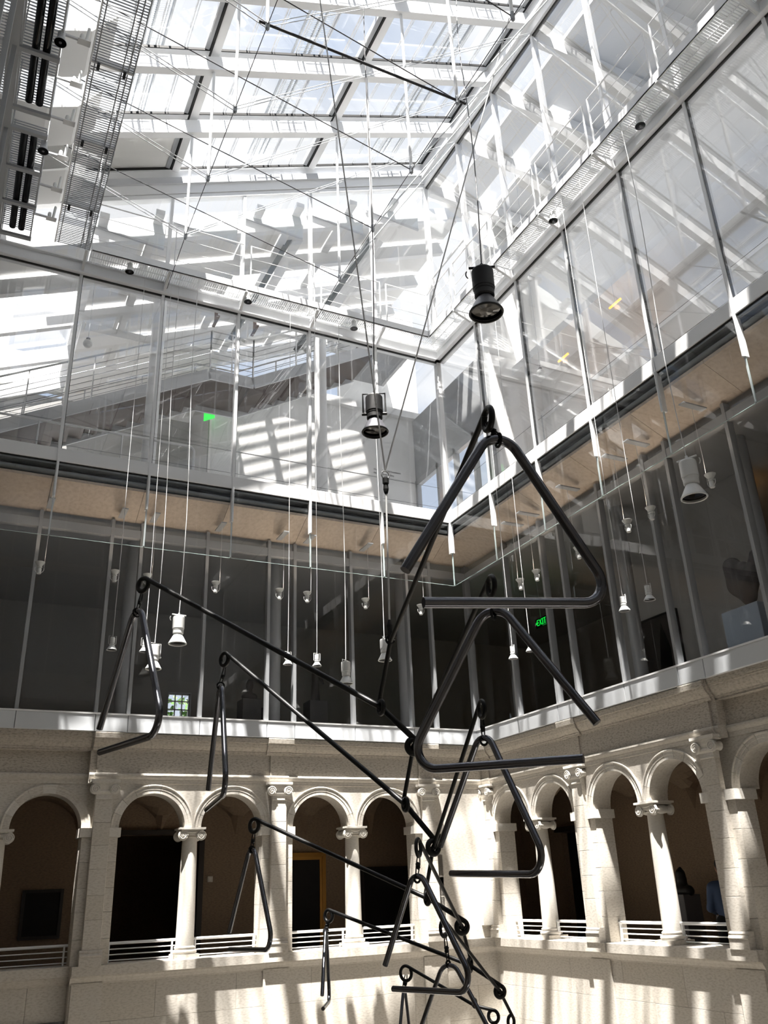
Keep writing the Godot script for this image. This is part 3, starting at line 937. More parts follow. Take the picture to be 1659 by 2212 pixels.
const BLINDS := [[-5.9, -3.1, 7.35, 7.8], [-2.9, -0.2, 7.35, 7.8], [-5.9, -3.1, 8.0, 8.5], [-2.9, -0.2, 8.0, 8.5], [-5.9, -3.1, 8.7, 9.5], [-2.9, -0.2, 8.7, 9.5], [-8.9, -6.1, 8.3, 9.6], [-8.9, -6.1, 9.7, 15.0], [-5.9, -3.1, 9.8, 10.5], [-2.9, -0.2, 9.8, 10.5], [-5.9, -3.1, 11.0, 15.0], [-2.9, -0.2, 11.0, 15.0]]

# ---------------------------------------------------------------- the two sides behind and beside the camera
func build_far_sides() -> void:
	var w := structure("wall_west", "west side of the courtyard, stone below and glazed above")
	part(w, "stone_wall", b3(-10.3, -9.9, 0.0, 4.45, -1.5, ZS + 1.2), M.limestone)
	for k in 6:
		part(w, "pier", b3(-10.2, -9.8, 4.45, 8.4, -0.6 + 2.874 * k, -0.06 + 2.874 * k), M.limestone)
	part(w, "entablature", b3(-10.3, -9.5, 7.4, 8.5, -1.5, ZS + 1.2), M.limestone)
	part(w, "loggia_floor", b3(-13.0, -9.8, 4.3, 4.45, -4.5, ZS + 3.0), M.floor_stone)
	part(w, "loggia_back", b3(-13.2, -13.0, 0.0, 12.2, -4.5, ZS + 3.0), M.plaster_tan)
	part(w, "gallery_glass_band", b3(-9.8, -9.75, 8.5, 12.2, -0.6, ZS + 0.6), M.gallery_dim_paint)
	part(w, "floor_slab", b3(-13.0, -9.06, 12.16, 12.75, -4.5, ZS + 3.0), M.grey_wall)
	part(w, "fascia", b3(-9.08, -9.04, 12.75, 13.0, 0.0, ZS), M.white_steel)
	part(w, "back_wall", b3(-11.6, -11.4, 12.75, 18.3, -4.5, ZS + 3.0), M.grey_wall)
	part(w, "head_beam", b3(-9.2, -9.0, 16.6, 16.9, 0.0, ZS), M.post_grey)
	part(w, "eave", b3(-9.35, -9.1, 17.9, 18.55, -0.1, ZS), M.white_steel)
	part(w, "side_roof", b3(-13.5, -9.1, 18.25, 18.4, -6.0, ZS + 3.0), M.light_grey)
	for k in 11:
		part(w, "mullion", b3(-9.1, -9.03, 13.0, 17.9, 1.5 * k - 0.03, 1.5 * k + 0.03), M.post_grey)
		if k < 10:
			inst(w, "pane", pane_mesh(1.44, 3.58, false), M.glass, Transform3D(Basis(Vector3.UP, PI / 2), Vector3(-9.06, 14.8, 1.5 * k + 0.75)))
	var s := structure("wall_south", "south side of the courtyard behind the camera, stone below and glazed above")
	part(s, "stone_wall", b3(-13.0, 4.0, 0.0, 8.5, ZS + 0.8, ZS + 1.2), M.limestone)
	part(s, "gallery_band", b3(-10.0, 1.0, 8.5, 12.2, ZS + 0.7, ZS + 0.75), M.gallery_dim_paint)
	part(s, "floor_slab", b3(-13.0, 4.0, 12.16, 13.0, ZS, ZS + 3.0), M.white_steel)
	part(s, "back_wall", b3(-13.0, 4.0, 13.0, 23.0, ZS + 2.8, ZS + 3.0), M.post_grey)
	for k in 7:
		part(s, "mullion", b3(-9.03 + 1.5 * k, -8.97 + 1.5 * k, 13.0, 17.4 + 0.65 * k, ZS - 0.03, ZS + 0.05), M.white_steel)
	part(s, "head_beam", b3(-9.06, 0.0, 16.6, 16.9, ZS - 0.02, ZS + 0.1), M.white_steel)

# ---------------------------------------------------------------- rooms behind the arcades and the glazing
func vault(parent: Node3D, bays: Array, p: float, off_n: float) -> void:
	# groin vaults: the higher of two crossing barrels over each arch
	for b in bays:
		for h in 2:
			var c: float = b + 0.27 + R_ARCH if h == 0 else b + p - 0.27 - R_ARCH
			var half := p / 4.0
			var mb := MB.new()
			var gu := 14
			var gv := 14
			var y := func(i: int, j: int) -> Vector3:
				var u := lerpf(-half, half, i / float(gu))
				var v := lerpf(-1.03, 1.03, j / float(gv))
				var a := sqrt(maxf(0.0, 1.0 - pow(u / half, 2.0))) * 0.62
				var e := sqrt(maxf(0.0, 1.0 - pow(v / 1.03, 2.0))) * 0.70
				return Vector3(b + p / 2.0 + (half * (2 * h - 1)) + u, 7.05 + maxf(a, e), -2.17 + off_n + v)
			for i in gu:
				for j in gv:
					mb.quad(y.call(i, j), y.call(i, j + 1), y.call(i + 1, j + 1), y.call(i + 1, j))
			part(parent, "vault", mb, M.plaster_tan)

func build_interiors() -> void:
	# loggias behind the arches
	var ln := structure("wall_loggia_north", "tan plaster back wall and vaults of the north loggia", FRAME_N)
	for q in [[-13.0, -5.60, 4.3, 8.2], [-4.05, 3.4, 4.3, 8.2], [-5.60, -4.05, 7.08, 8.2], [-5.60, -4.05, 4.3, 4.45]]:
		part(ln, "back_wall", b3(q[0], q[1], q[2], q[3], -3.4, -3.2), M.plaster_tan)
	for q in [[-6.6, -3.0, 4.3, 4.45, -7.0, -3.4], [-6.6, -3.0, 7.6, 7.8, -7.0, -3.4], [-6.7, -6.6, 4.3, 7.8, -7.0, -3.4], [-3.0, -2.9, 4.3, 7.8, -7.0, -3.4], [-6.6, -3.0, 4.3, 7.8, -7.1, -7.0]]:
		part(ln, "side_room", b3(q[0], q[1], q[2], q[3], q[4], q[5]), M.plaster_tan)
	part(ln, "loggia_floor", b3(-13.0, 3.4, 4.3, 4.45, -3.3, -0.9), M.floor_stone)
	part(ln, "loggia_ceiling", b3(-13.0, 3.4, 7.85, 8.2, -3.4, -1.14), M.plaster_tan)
	vault(ln, [-9.085, -6.211, -3.337], P_BAY, 0.0)
	var le := structure("wall_loggia_east", "tan plaster back wall and vaults of the east loggia", FRAME_E)
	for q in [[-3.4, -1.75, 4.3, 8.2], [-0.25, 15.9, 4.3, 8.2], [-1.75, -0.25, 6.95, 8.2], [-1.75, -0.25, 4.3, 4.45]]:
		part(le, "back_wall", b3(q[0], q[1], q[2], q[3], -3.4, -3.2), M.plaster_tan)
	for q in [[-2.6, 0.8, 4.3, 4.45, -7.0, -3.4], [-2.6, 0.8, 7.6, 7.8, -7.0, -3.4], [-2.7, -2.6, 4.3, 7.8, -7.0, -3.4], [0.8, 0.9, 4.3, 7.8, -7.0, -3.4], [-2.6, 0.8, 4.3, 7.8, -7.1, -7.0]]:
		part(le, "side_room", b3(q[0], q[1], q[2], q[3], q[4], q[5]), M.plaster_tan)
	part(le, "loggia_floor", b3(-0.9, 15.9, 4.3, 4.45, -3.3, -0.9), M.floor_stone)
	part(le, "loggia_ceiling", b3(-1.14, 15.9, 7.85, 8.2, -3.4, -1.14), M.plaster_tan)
	vault(le, [-0.768, 2.106, 4.98, 7.854], P_BAY, 0.0)
	# third-storey gallery: white room greyed so it stays dim, lit through its glass
	var g := structure("wall_gallery", "walls and ceiling greyed to keep it dim, boarded floor of the third-storey gallery")
	part(g, "gallery_floor", b3(-13.0, 6.5, 8.2, 8.47, -6.5, -0.9), M.gallery_boards)
	part(g, "gallery_floor", b3(0.9, 6.5, 8.2, 8.47, -0.9, 15.9), M.gallery_boards)
	part(g, "slab", b3(-13.0, 6.5, 12.17, 12.69, -6.5, -0.75), M.gallery_dim_paint)
	part(g, "slab", b3(0.75, 6.5, 12.17, 12.69, -0.75, 15.9), M.gallery_dim_paint)
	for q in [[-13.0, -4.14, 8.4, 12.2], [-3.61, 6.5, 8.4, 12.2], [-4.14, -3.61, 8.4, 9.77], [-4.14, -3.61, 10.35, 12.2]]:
		part(g, "back_wall", b3(q[0], q[1], q[2], q[3], -6.4, -6.1), M.gallery_dim_paint)
	part(g, "back_wall", b3(6.1, 6.4, 8.4, 12.2, -6.4, 15.9), M.gallery_dim_paint)
	part(g, "end_wall", b3(-13.0, -12.8, 8.4, 12.2, -6.4, -0.7), M.gallery_dim_paint)
	part(g, "end_wall", b3(0.9, 6.4, 8.4, 12.2, 15.7, 15.9), M.gallery_dim_paint)
	part(g, "picture_wall", b3(2.7, 2.8, 8.47, 12.17, 1.5, 5.0), M.gallery_dim_paint)
	for x in [-8.7, -5.9, -3.1, -0.3]:
		part(g, "round_column", MB.new().lathe([Vector2(0.115, 8.47), Vector2(0.115, 12.17)], pos(x, 0, -1.75), 20), M.post_grey)
	for z in [2.9, 5.75, 8.6]:
		part(g, "round_column", MB.new().lathe([Vector2(0.115, 8.47), Vector2(0.115, 12.17)], pos(1.75, 0, z), 20), M.post_grey)
	# the small window in the far wall of the gallery
	var w := structure("window_7", "small bright window with muntins deep inside the dark gallery")
	inst(w, "pane", pane_mesh(0.53, 0.58, false), M.glass, pos(-3.875, 10.06, -6.25))
	for x in [-4.12, -3.95, -3.79, -3.63]:
		part(w, "muntin", b3(x - 0.012, x + 0.012, 9.77, 10.35, -6.27, -6.22), M.white_steel)
	for y in [9.79, 9.98, 10.17, 10.33]:
		part(w, "muntin", b3(-4.14, -3.61, y - 0.012, y + 0.012, -6.27, -6.22), M.white_steel)
	# fourth and fifth storeys, north
	var n := structure("wall_stair_hall", "white plaster stair hall behind the north glazing")
	part(n, "hall_floor", b3(-13.0, 6.5, 12.70, 12.75, -6.5, -0.12), M.light_grey)
	part(n, "back_wall", b3(-3.97, 1.6, 12.75, 17.55, -4.2, -4.0), M.white_wall)
	part(n, "return_wall", b3(-4.0, -3.8, 12.75, 17.55, -6.4, -4.2), M.gallery_dim_paint)
	part(n, "rear_wall", b3(-13.0, -3.9, 12.75, 17.55, -6.5, -6.3), M.gallery_dim_paint)
	for q in [[-13.0, -8.6, 17.75, 23.0], [0.4, 3.0, 17.75, 23.0], [-8.6, 0.4, 17.75, 18.7], [-8.6, -4.6, 20.2, 23.0], [-4.6, 0.4, 21.0, 23.0], [-4.9, -4.5, 18.7, 21.0]]:
		part(n, "upper_rear_wall", b3(q[0], q[1], q[2], q[3], -6.5, -6.3), M.white_wall)
	part(n, "upper_floor", b3(-7.2, -4.1, 17.55, 17.75, -6.4, -3.1), M.white_wall)
	part(n, "upper_floor", b3(-4.1, 3.0, 17.55, 17.75, -6.4, -3.85), M.white_wall)
	part(n, "upper_floor", b3(-1.2, 0.0, 17.55, 17.75, -2.7, -1.0), M.grey_wall)
	part(n, "end_wall", b3(-11.5, -11.3, 12.75, 18.3, -6.5, -0.1), M.grey_wall)
	# shadow gaps between the plasterboards of the back wall
	for y in [13.55, 14.62, 15.7]:
		part(n, "panel_joint", b3(-3.97, 1.6, y, y + 0.008, -4.005, -3.996), M.grey_wall)
	# partition with glazed doors towards the east gallery
	var d := structure("door_1", "grey framed glass doors closing the end of the stair hall")
	part(d, "head_panel", b3(1.5, 1.6, 15.75, 17.55, -4.0, -0.4), M.grey_wall)
	for z in [-3.95, -2.85, -2.0, -1.15, -0.45]:
		part(d, "stile", b3(1.48, 1.6, 12.75, 15.75, z - 0.05, z + 0.05), M.post_grey)
	part(d, "head_rail", b3(1.48, 1.6, 15.6, 15.75, -4.0, -0.4), M.post_grey)
	for z in [-3.4, -2.42, -1.58, -0.8]:
		inst(d, "pane", pane_mesh(0.75, 2.8, false), M.glass, Transform3D(Basis(Vector3.UP, PI / 2), Vector3(1.54, 14.18, z)))
	# raking roof over the stair hall: beams, glass strips and solid white panels
	var unit := BoxMesh.new()
	unit.size = Vector3.ONE
	var r := structure("ceiling", "white raking roof with skylight strips over the north stair hall")
	for k in 5:
		var z := -0.5 - 1.45 * k
		inst(r, "beam", unit, M.white_steel, bar(Vector3(-11.5, 21.15 - 0.435 * 11.5, z), Vector3(1.5, 21.15 + 0.435 * 1.5, z), 0.14, 0.34))
	var cols := [[-11.5, -9.5, true], [-9.4, -7.35, true], [-7.25, -6.3, true], [-6.2, -4.2, true], [-4.1, -3.3, true], [-3.2, -2.0, true], [-1.9, -0.9, true], [-0.8, 1.6, true]]
	for c in cols:
		for k in 4:
			var z0 := -0.57 - 1.45 * k
			var solid: bool = not ((k == 1 and c[0] > -4.5 and c[0] < -1.0) or (k > 0 and c[0] == -9.4))
			var mb := MB.new()
			mb.prism(PackedVector2Array([Vector2(c[0], 21.42 + 0.435 * c[0]), Vector2(c[1], 21.42 + 0.435 * c[1]), Vector2(c[1], 21.45 + 0.435 * c[1]), Vector2(c[0], 21.45 + 0.435 * c[0])]), z0 - 1.31, z0)
			part(r, "panel" if solid else "pane", mb, M.white_wall if solid else M.glass)
		inst(r, "purlin", unit, M.white_steel, bar(Vector3(c[0], 21.38 + 0.435 * c[0], -6.4), Vector3(c[0], 21.38 + 0.435 * c[0], -0.1), 0.18, 0.12))
	# louvre slats above the skylight that stripe the sun on the wall
	for k in 16:
		var z := -1.95 - 0.085 * k
		inst(r, "slat", unit, M.white_steel, bar(Vector3(-8.0, 21.64 - 0.435 * 8.0, z), Vector3(-0.9, 21.64 - 0.435 * 0.9, z), 0.05, 0.012))
	# translucent sails hung under the raking head
	for k in 5:
		var x0 := -7.45 + 1.5 * k
		var x1 := x0 + 1.42
		var mb := MB.new()
		mb.prism(PackedVector2Array([Vector2(x0, head(x0) - 0.10), Vector2(x0 + 0.02, head(x0) - 0.22), Vector2(x1, head(x1) - 0.95), Vector2(x1, head(x1) - 0.06)]), -0.42, -0.41)
		part(r, "sail", mb, M.sail_white)
		inst(r, "sail_rail", unit, M.light_grey, bar(Vector3(x0, head(x0) - 0.22, -0.415), Vector3(x1, head(x1) - 0.95, -0.415), 0.05, 0.03))
	for p in [[Vector3(-4.25, 17.1, -1.5), Vector3(-2.9, 20.35, -1.5)], [Vector3(-2.75, 17.2, -1.5), Vector3(-0.75, 21.0, -1.5)]]:
		inst(r, "raking_post", unit, M.duct_tube, bar(p[0], p[1], 0.22, 0.12))
		inst(r, "raking_post_flange", unit, M.white_steel, bar(p[0] + Vector3(0.2, 0, 0), p[1] + Vector3(0.2, 0, 0), 0.10, 0.2))
	inst(r, "tie_beam", unit, M.white_steel, bar(Vector3(-8.5, 17.55, -1.1), Vector3(-1.5, 17.45, -1.1), 0.12, 0.16))
	inst(r, "tie_beam", unit, M.white_steel, bar(Vector3(-7.0, 18.5, -2.6), Vector3(0.5, 18.3, -2.6), 0.12, 0.18))
	# east rooms, fourth storey
	var e := structure("wall_east_gallery", "white daylit gallery behind the east glazing")
	part(e, "hall_floor", b3(0.12, 6.5, 12.70, 12.75, -0.3, 15.9), M.light_grey)
	part(e, "back_wall", b3(3.0, 3.2, 12.75, 22.2, -0.4, 15.9), M.white_wall)
	part(e, "cross_wall", b3(1.6, 3.0, 12.75, 22.0, -0.5, -0.3), M.white_wall)
	part(e, "cross_wall", b3(1.5, 3.0, 12.75, 16.9, 11.0, 11.15), M.white_wall)
	part(e, "cornice_rail", b3(2.9, 3.0, 16.0, 16.15, -0.3, 15.9), M.white_steel)
	part(e, "gallery_edge", b3(2.2, 3.0, 17.0, 17.2, -0.3, 15.9), M.white_steel)
	for k in 11:
		inst(e, "beam", unit, M.white_steel, bar(Vector3(0.1, 21.6, 1.5 * k), Vector3(3.0, 21.6, 1.5 * k), 0.14, 0.3))
	for q in [[0.12, 0.4, -0.5, 15.9], [0.75, 1.5, -0.5, 15.9], [2.0, 3.0, -0.5, 15.9], [1.5, 2.0, 3.2, 15.9]]:
		part(e, "roof_panel", b3(q[0], q[1], 21.8, 21.9, q[2], q[3]), M.white_wall)
	for q in [[0.4, 0.75, -0.5, 15.9], [1.5, 2.0, -0.5, 3.2]]:
		part(e, "added_roof_pane", b3(q[0], q[1], 21.84, 21.85, q[2], q[3]), M.glass)  # unseen skylight strips, added to brighten the east rooms
	for x in [0.5, 1.5, 2.5]:
		part(e, "floor_joint", b3(x, x + 0.006, 12.75, 12.752, -0.3, 15.9), M.grey_wall)

# ---------------------------------------------------------------- catwalks
func build_catwalks() -> void:
	var unit := BoxMesh.new()
	unit.size = Vector3.ONE
	for side in [["north", FRAME_N, -7.45, -0.5, [-7.545, -6.04, -4.54, -3.04, -1.54]], ["east", FRAME_E, 0.5, 15.0, [1.535, 3.035, 4.53, 6.03, 7.53, 9.03, 10.53, 12.03, 13.53]]]:
		var c := thing("catwalk", "white steel grating catwalk with thin handrails along the %s glazing" % side[0], "catwalk")
		c.transform = side[1]
		var g := MB.new()
		var a: float = side[2] if side[0] == "east" else side[2]
		var b: float = side[3]
		var x0 := a - (0.4 if side[0] == "east" else 0.0)
		var x1 := b + (0.4 if side[0] == "north" else 0.0)
		var k := 0
		while x0 + k * 0.0405 < x1:
			var x := x0 + k * 0.0405
			# bars stop at the mitre in the corner
			var n1 := 0.47
			if side[0] == "north": n1 = minf(n1, maxf(0.1, -x))
			else: n1 = minf(n1, maxf(0.1, x))
			g.box(Vector3(x - 0.004, 16.855, 0.09), Vector3(x + 0.004, 16.872, n1))
			k += 1
		part(c, "grating", g, M.white_steel).set_meta("kind", "stuff")
		for n in [0.10, 0.28, 0.46]:
			part(c, "bearer", b3(x0, x1, 16.835, 16.845, n - 0.006, n + 0.006), M.white_steel)
		part(c, "edge_angle", b3(a, b, 16.84, 16.99, 0.47, 0.485).box(Vector3(a, 16.84, 0.44), Vector3(b, 16.85, 0.485)), M.white_steel)
		for u in side[4]:
			var m := MB.new()
			for s in [-0.012, 0.012]:
				m.prism(PackedVector2Array([Vector2(0.0, 16.62), Vector2(0.12, 16.64), Vector2(0.49, 16.79), Vector2(0.49, 16.84), Vector2(0.0, 16.84)]), -u + s - 0.004, -u + s + 0.004)
			var br := part(c, "bracket", m, M.white_steel)
			br.transform = Transform3D(Basis(Vector3(0, 0, 1), Vector3(0, 1, 0), Vector3(-1, 0, 0)), Vector3.ZERO)
			inst(c, "bracket_plate", unit, M.white_steel, bar(Vector3(u, 16.63, 0.08), Vector3(u, 16.80, 0.49), 0.05, 0.006))
			for s in [-0.075, 0.075]:
				part(c, "post", b3(u + s - 0.011, u + s + 0.011, 16.84, 17.96, 0.455, 0.477), M.white_steel)
		# rails run between the paired posts
		var ends: Array = side[4].duplicate()
		if side[0] == "north": ends.append(-0.48 + 0.075)
		else: ends.insert(0, 0.48 - 0.075)
		for i in ends.size() - 1:
			for y in [[17.95, 0.013], [17.65, 0.006], [17.38, 0.006], [17.12, 0.006]]:
				part(c, "rail", MB.new().tube([Vector3(ends[i] + 0.075, y[0], 0.466), Vector3(ends[i + 1] - 0.075, y[0], 0.466)], y[1], 6), M.white_steel)
		if side[0] == "north":
			part(c, "post", b3(-0.492, -0.468, 16.84, 17.96, 0.468, 0.492), M.white_steel)
	# west catwalk of five grated panels, seen from below
	var w := thing("catwalk", "galvanised grating catwalk of separate hinged panels hung beside the west wall", "catwalk")
	var zs := [0.48, 1.5, 3.0, 4.5, 6.0, 7.5, 9.0]
	for i in zs.size() - 1:
		var z0: float = zs[i] + 0.03
		var z1: float = zs[i + 1] - 0.03
		var g := MB.new()
		var k := 0
		while z0 + 0.045 * k < z1:
			g.box(Vector3(-8.08, 16.81, z0 + 0.045 * k - 0.005), Vector3(-7.51, 16.824, z0 + 0.045 * k + 0.005))
			k += 1
		for x in [-8.03, -7.66, -7.58]:
			g.box(Vector3(x - 0.008, 16.795, z0), Vector3(x + 0.008, 16.835, z1))
		part(w, "grating_panel", g, M.galvanised)
		part(w, "panel_edge", b3(-8.10, -8.08, 16.78, 16.88, z0, z1), M.white_steel)
		part(w, "panel_edge", b3(-7.51, -7.495, 16.78, 16.86, z0, z1), M.galvanised)
		part(w, "cross_beam", b3(-8.1, -7.5, 16.84, 16.93, z1, z1 + 0.06), M.white_steel)
		for x in [-7.98, -7.62]:
			part(w, "hinge", b3(x - 0.02, x + 0.02, 16.77, 16.81, z1 - 0.04, z1 + 0.06), M.gasket)
		for x in [-8.05, -7.55]:
			part(w, "hanger", MB.new().tube([Vector3(x, 16.9, z1 + 0.03), Vector3(x, roof_y(x) - 0.45, z1 + 0.03)], 0.012, 6), M.white_steel)
	# tray of paired dark tubes along the west wall
	for seg in [[0.62, 3.05], [3.45, 6.6]]:
		var t := thing("heater_tray", "steel cradle holding a pair of long black tubes, %s the north catwalk" % ["end on to" if seg[0] < 1.0 else "one length away from"], "tray")
		for x in [-8.80, -8.66]:
			part(t, "tube", MB.new().tube([Vector3(x, 16.72, seg[0] + 0.1), Vector3(x, 16.72, seg[1] - 0.1)], 0.055, 12), M.lens_black)
		for x in [-8.98, -8.5]:
			part(t, "side_rail", b3(x - 0.012, x + 0.012, 16.64, 16.74, seg[0], seg[1]), M.post_grey)
		var z: float = seg[0]
		while z <= seg[1] + 0.01:
			part(t, "cross_bar", b3(-9.0, -8.48, 16.60, 16.65, z - 0.035, z + 0.035), M.post_grey)
			part(t, "hanger", b3(-8.99, -8.97, 16.65, 17.6, z - 0.01, z + 0.01), M.post_grey)
			z += (seg[1] - seg[0]) / 3.0
		var g := MB.new()
		var k := 0
		while seg[0] + 0.05 * k < seg[1]:
			g.box(Vector3(-8.97, 16.80, seg[0] + 0.05 * k), Vector3(-8.50, 16.82, seg[0] + 0.05 * k + 0.008))
			k += 1
		part(t, "guard_bars", g, M.galvanised).set_meta("kind", "stuff")
	# solid gutter panels above the gap between tray and catwalk
	var p := structure("trim_3", "white gutter panels under the west edge of the glass roof")
	for k in 10:
		var z0 := 1.5 * k
		var m := MB.new()
		m.prism(PackedVector2Array([Vector2(-9.05, 17.75), Vector2(-8.55, 17.80), Vector2(-8.1, 18.02), Vector2(-7.75, 18.55), Vector2(-7.75, 18.58), Vector2(-8.12, 18.06), Vector2(-8.56, 17.84), Vector2(-9.05, 17.79)]), z0 + 0.12, z0 + 1.0)
		part(p, "gutter_panel", m, M.white_wall)
	# blind motors on little arms
	for k in 7:
		var z := 0.95 + 0.75 * k
		var t := thing("blind_motor", "%s small white blind motor from the north catwalk, on an arm beside the west catwalk" % ORD[k], "motor", Vector3(-8.3, 16.9, z), "blind motors along the west gutter")
		part(t, "arm", b3(-0.2, 0.17, 0.0, 0.03, -0.015, 0.015), M.light_grey)
		part(t, "plate", b3(0.0, 0.17, -0.012, 0.0, -0.05, 0.05), M.white_steel)
		part(t, "housing", MB.new().lathe([Vector2(0.028, 0.0), Vector2(0.032, 0.05), Vector2(0.026, 0.09)], pos(0.05, 0.03, 0.0), 12), M.lamp_white)
		part(t, "cylinder", MB.new().tube([Vector3(0.11, 0.03, 0), Vector3(0.13, 0.28, 0)], 0.022, 10), M.lamp_white)
		part(t, "hanger", MB.new().tube([Vector3(-0.18, 0.03, 0), Vector3(-0.18, 0.9, 0)], 0.006, 6), M.cable_steel)

# ---------------------------------------------------------------- tension trusses under the roof
func build_truss() -> void:
	var yb := 16.86
	for k in range(1, 9):
		var z := 1.5 * k
		var t := thing("roof_truss", "%s white strut and cable truss from the north glazing, under the glass roof" % ORD[k - 1], "truss", Vector3(0, 0, z), "cable trusses under the glass roof")
		for x in [-6.0, -3.0]:
			part(t, "strut", MB.new().tube([Vector3(x, yb, 0), Vector3(x, roof_y(x) - 0.48, 0)], 0.026, 10), M.white_steel)
			part(t, "node", MB.new().lathe([Vector2(0.012, -0.09), Vector2(0.03, -0.06), Vector2(0.034, 0.0), Vector2(0.034, 0.05), Vector2(0.028, 0.08)], pos(x, yb, 0), 12), M.galvanised)
			for s in [-0.035, 0.035]:
				var west := Vector3(-9.0, roof_y(-9.0) - 0.45, s)
				var east := Vector3(0.0, 21.7, s)
				if x < -5.0:
					part(t, "cable", MB.new().tube([Vector3(x, yb, s), west], 0.0075, 6), M.cable_steel)
					part(t, "cable", MB.new().tube([Vector3(x, yb + 0.02, s), east], 0.0065, 6), M.cable_steel)
				else:
					part(t, "cable", MB.new().tube([Vector3(x, yb, s), east], 0.0085, 6), M.cable_steel)
			if x > -5.0:
				part(t, "cable", MB.new().tube([Vector3(x, yb, 0), Vector3(-9.0, roof_y(-9.0) - 0.2, 0)], 0.008, 6), M.cable_dark)
		if k == 4:
			part(t, "bottom_rod", MB.new().tube([Vector3(-6.12, yb + 0.03, 0), Vector3(-2.85, yb, 0)], 0.02, 8), M.cable_dark, "thick dark tie rod")
	for x in [-6.0, -3.0]:
		var c := thing("tie_cable", "thin dark cable tying the %s truss nodes back to the north catwalk" % ["western" if x < -5.0 else "eastern"], "cable")
		part(c, "rope", MB.new().tube([Vector3(x, 16.70, 0.1), Vector3(x, yb, 1.5), Vector3(x, yb, 12.0)], 0.006, 6), M.cable_dark)

# ---------------------------------------------------------------- hanging mobile: bent steel triangles on black rods
func rod(called: String, label: String, path: Array, r: float, rl: float, end_loop := true) -> void:
	# path runs from the outer eye, through the pivot where it hangs, to the inner eye
	var A: Vector3 = path[0]
	var t := thing(called, label, "rod", A, "black rods of the mobile")
	var pts := []
	for p in path: pts.append(Vector3(p) - A)
	var d: Vector3 = (Vector3(pts[0]) - Vector3(pts[1])).normalized()
	var dn := (Vector3.DOWN - d * d.dot(Vector3.DOWN)).normalized()
	var c := dn * rl
	var line := []
	for i in 25:
		var a := lerpf(5.75, 0.0, i / 24.0)
		line.append(c + (-dn * cos(a) + d * sin(a)) * rl)
	for i in range(1, pts.size() - 1): line.append(pts[i])
	var E: Vector3 = pts[pts.size() - 1]
	var f: Vector3 = (E - Vector3(pts[pts.size() - 2])).normalized()
	var up := (Vector3.UP - f * f.dot(Vector3.UP)).normalized()
	if end_loop:
		for i in 23:
			var a := lerpf(0.0, 5.6, i / 22.0)
			line.append(E + (up * cos(a) + f * sin(a)) * rl * 0.8)
	else:
		line.append(E)
	part(t, "bar", MB.new().tube(line, r, 10), M.black_rod)
	# collar and link where the rod is carried
	if pts.size() > 2:
		var k: Vector3 = pts[1]
		part(t, "link", MB.new().tube(arc(k + Vector3(0, 0.02, 0), 0.036, 0.0, TAU * 0.97, 16, (Vector3(pts[1]) - Vector3(pts[0])).cross(Vector3.UP).normalized()), 0.009, 8), M.black_rod)
		part(t, "collar", MB.new().tube([k - d * 0.02, k + d * 0.02], r * 1.25, 10), M.cord_black)

func steel_triangle(label: String, eye: Vector3, apex: Vector3, e1: Vector3, bend: Vector3, e2: Vector3, r: float) -> void:
	var t := thing("steel_triangle", label, "triangle", apex, "bent steel triangles of the mobile")
	var fl := (bend - apex).length()
	var path := rounded([e1 - apex, Vector3.ZERO, bend - apex, e2 - apex], fl * 0.105, 10)
	part(t, "bar", MB.new().tube(path, r, 16), M.dark_steel)
	# the cord: a doubled rope knotted round the crown and over the rod's eye
	var hub := ((e1 - apex).normalized() + (bend - apex).normalized()).normalized() * fl * 0.105 * 0.95
	var top := eye - apex
	var ax := (bend - apex).cross(Vector3.UP).normalized()
	part(t, "noose", MB.new().tube(arc(hub, r * 1.35, 0.0, TAU * 0.98, 14, ax), 0.009, 6), M.cord_black)
	for s in [-1.0, 1.0]:
		part(t, "cord", MB.new().tube([hub + Vector3(0, r * 1.3, 0) + ax * 0.012 * s, hub.lerp(top, 0.5) + ax * 0.018 * s, top + ax * 0.008 * s], 0.0055, 6), M.cord_black)
	part(t, "knot", MB.new().lathe([Vector2(0.0, -0.03), Vector2(0.02, -0.015), Vector2(0.016, 0.0), Vector2(0.022, 0.015), Vector2(0.0, 0.03)], pos(hub.lerp(top, 0.45).x, hub.lerp(top, 0.45).y, hub.lerp(top, 0.45).z), 8), M.cord_black)

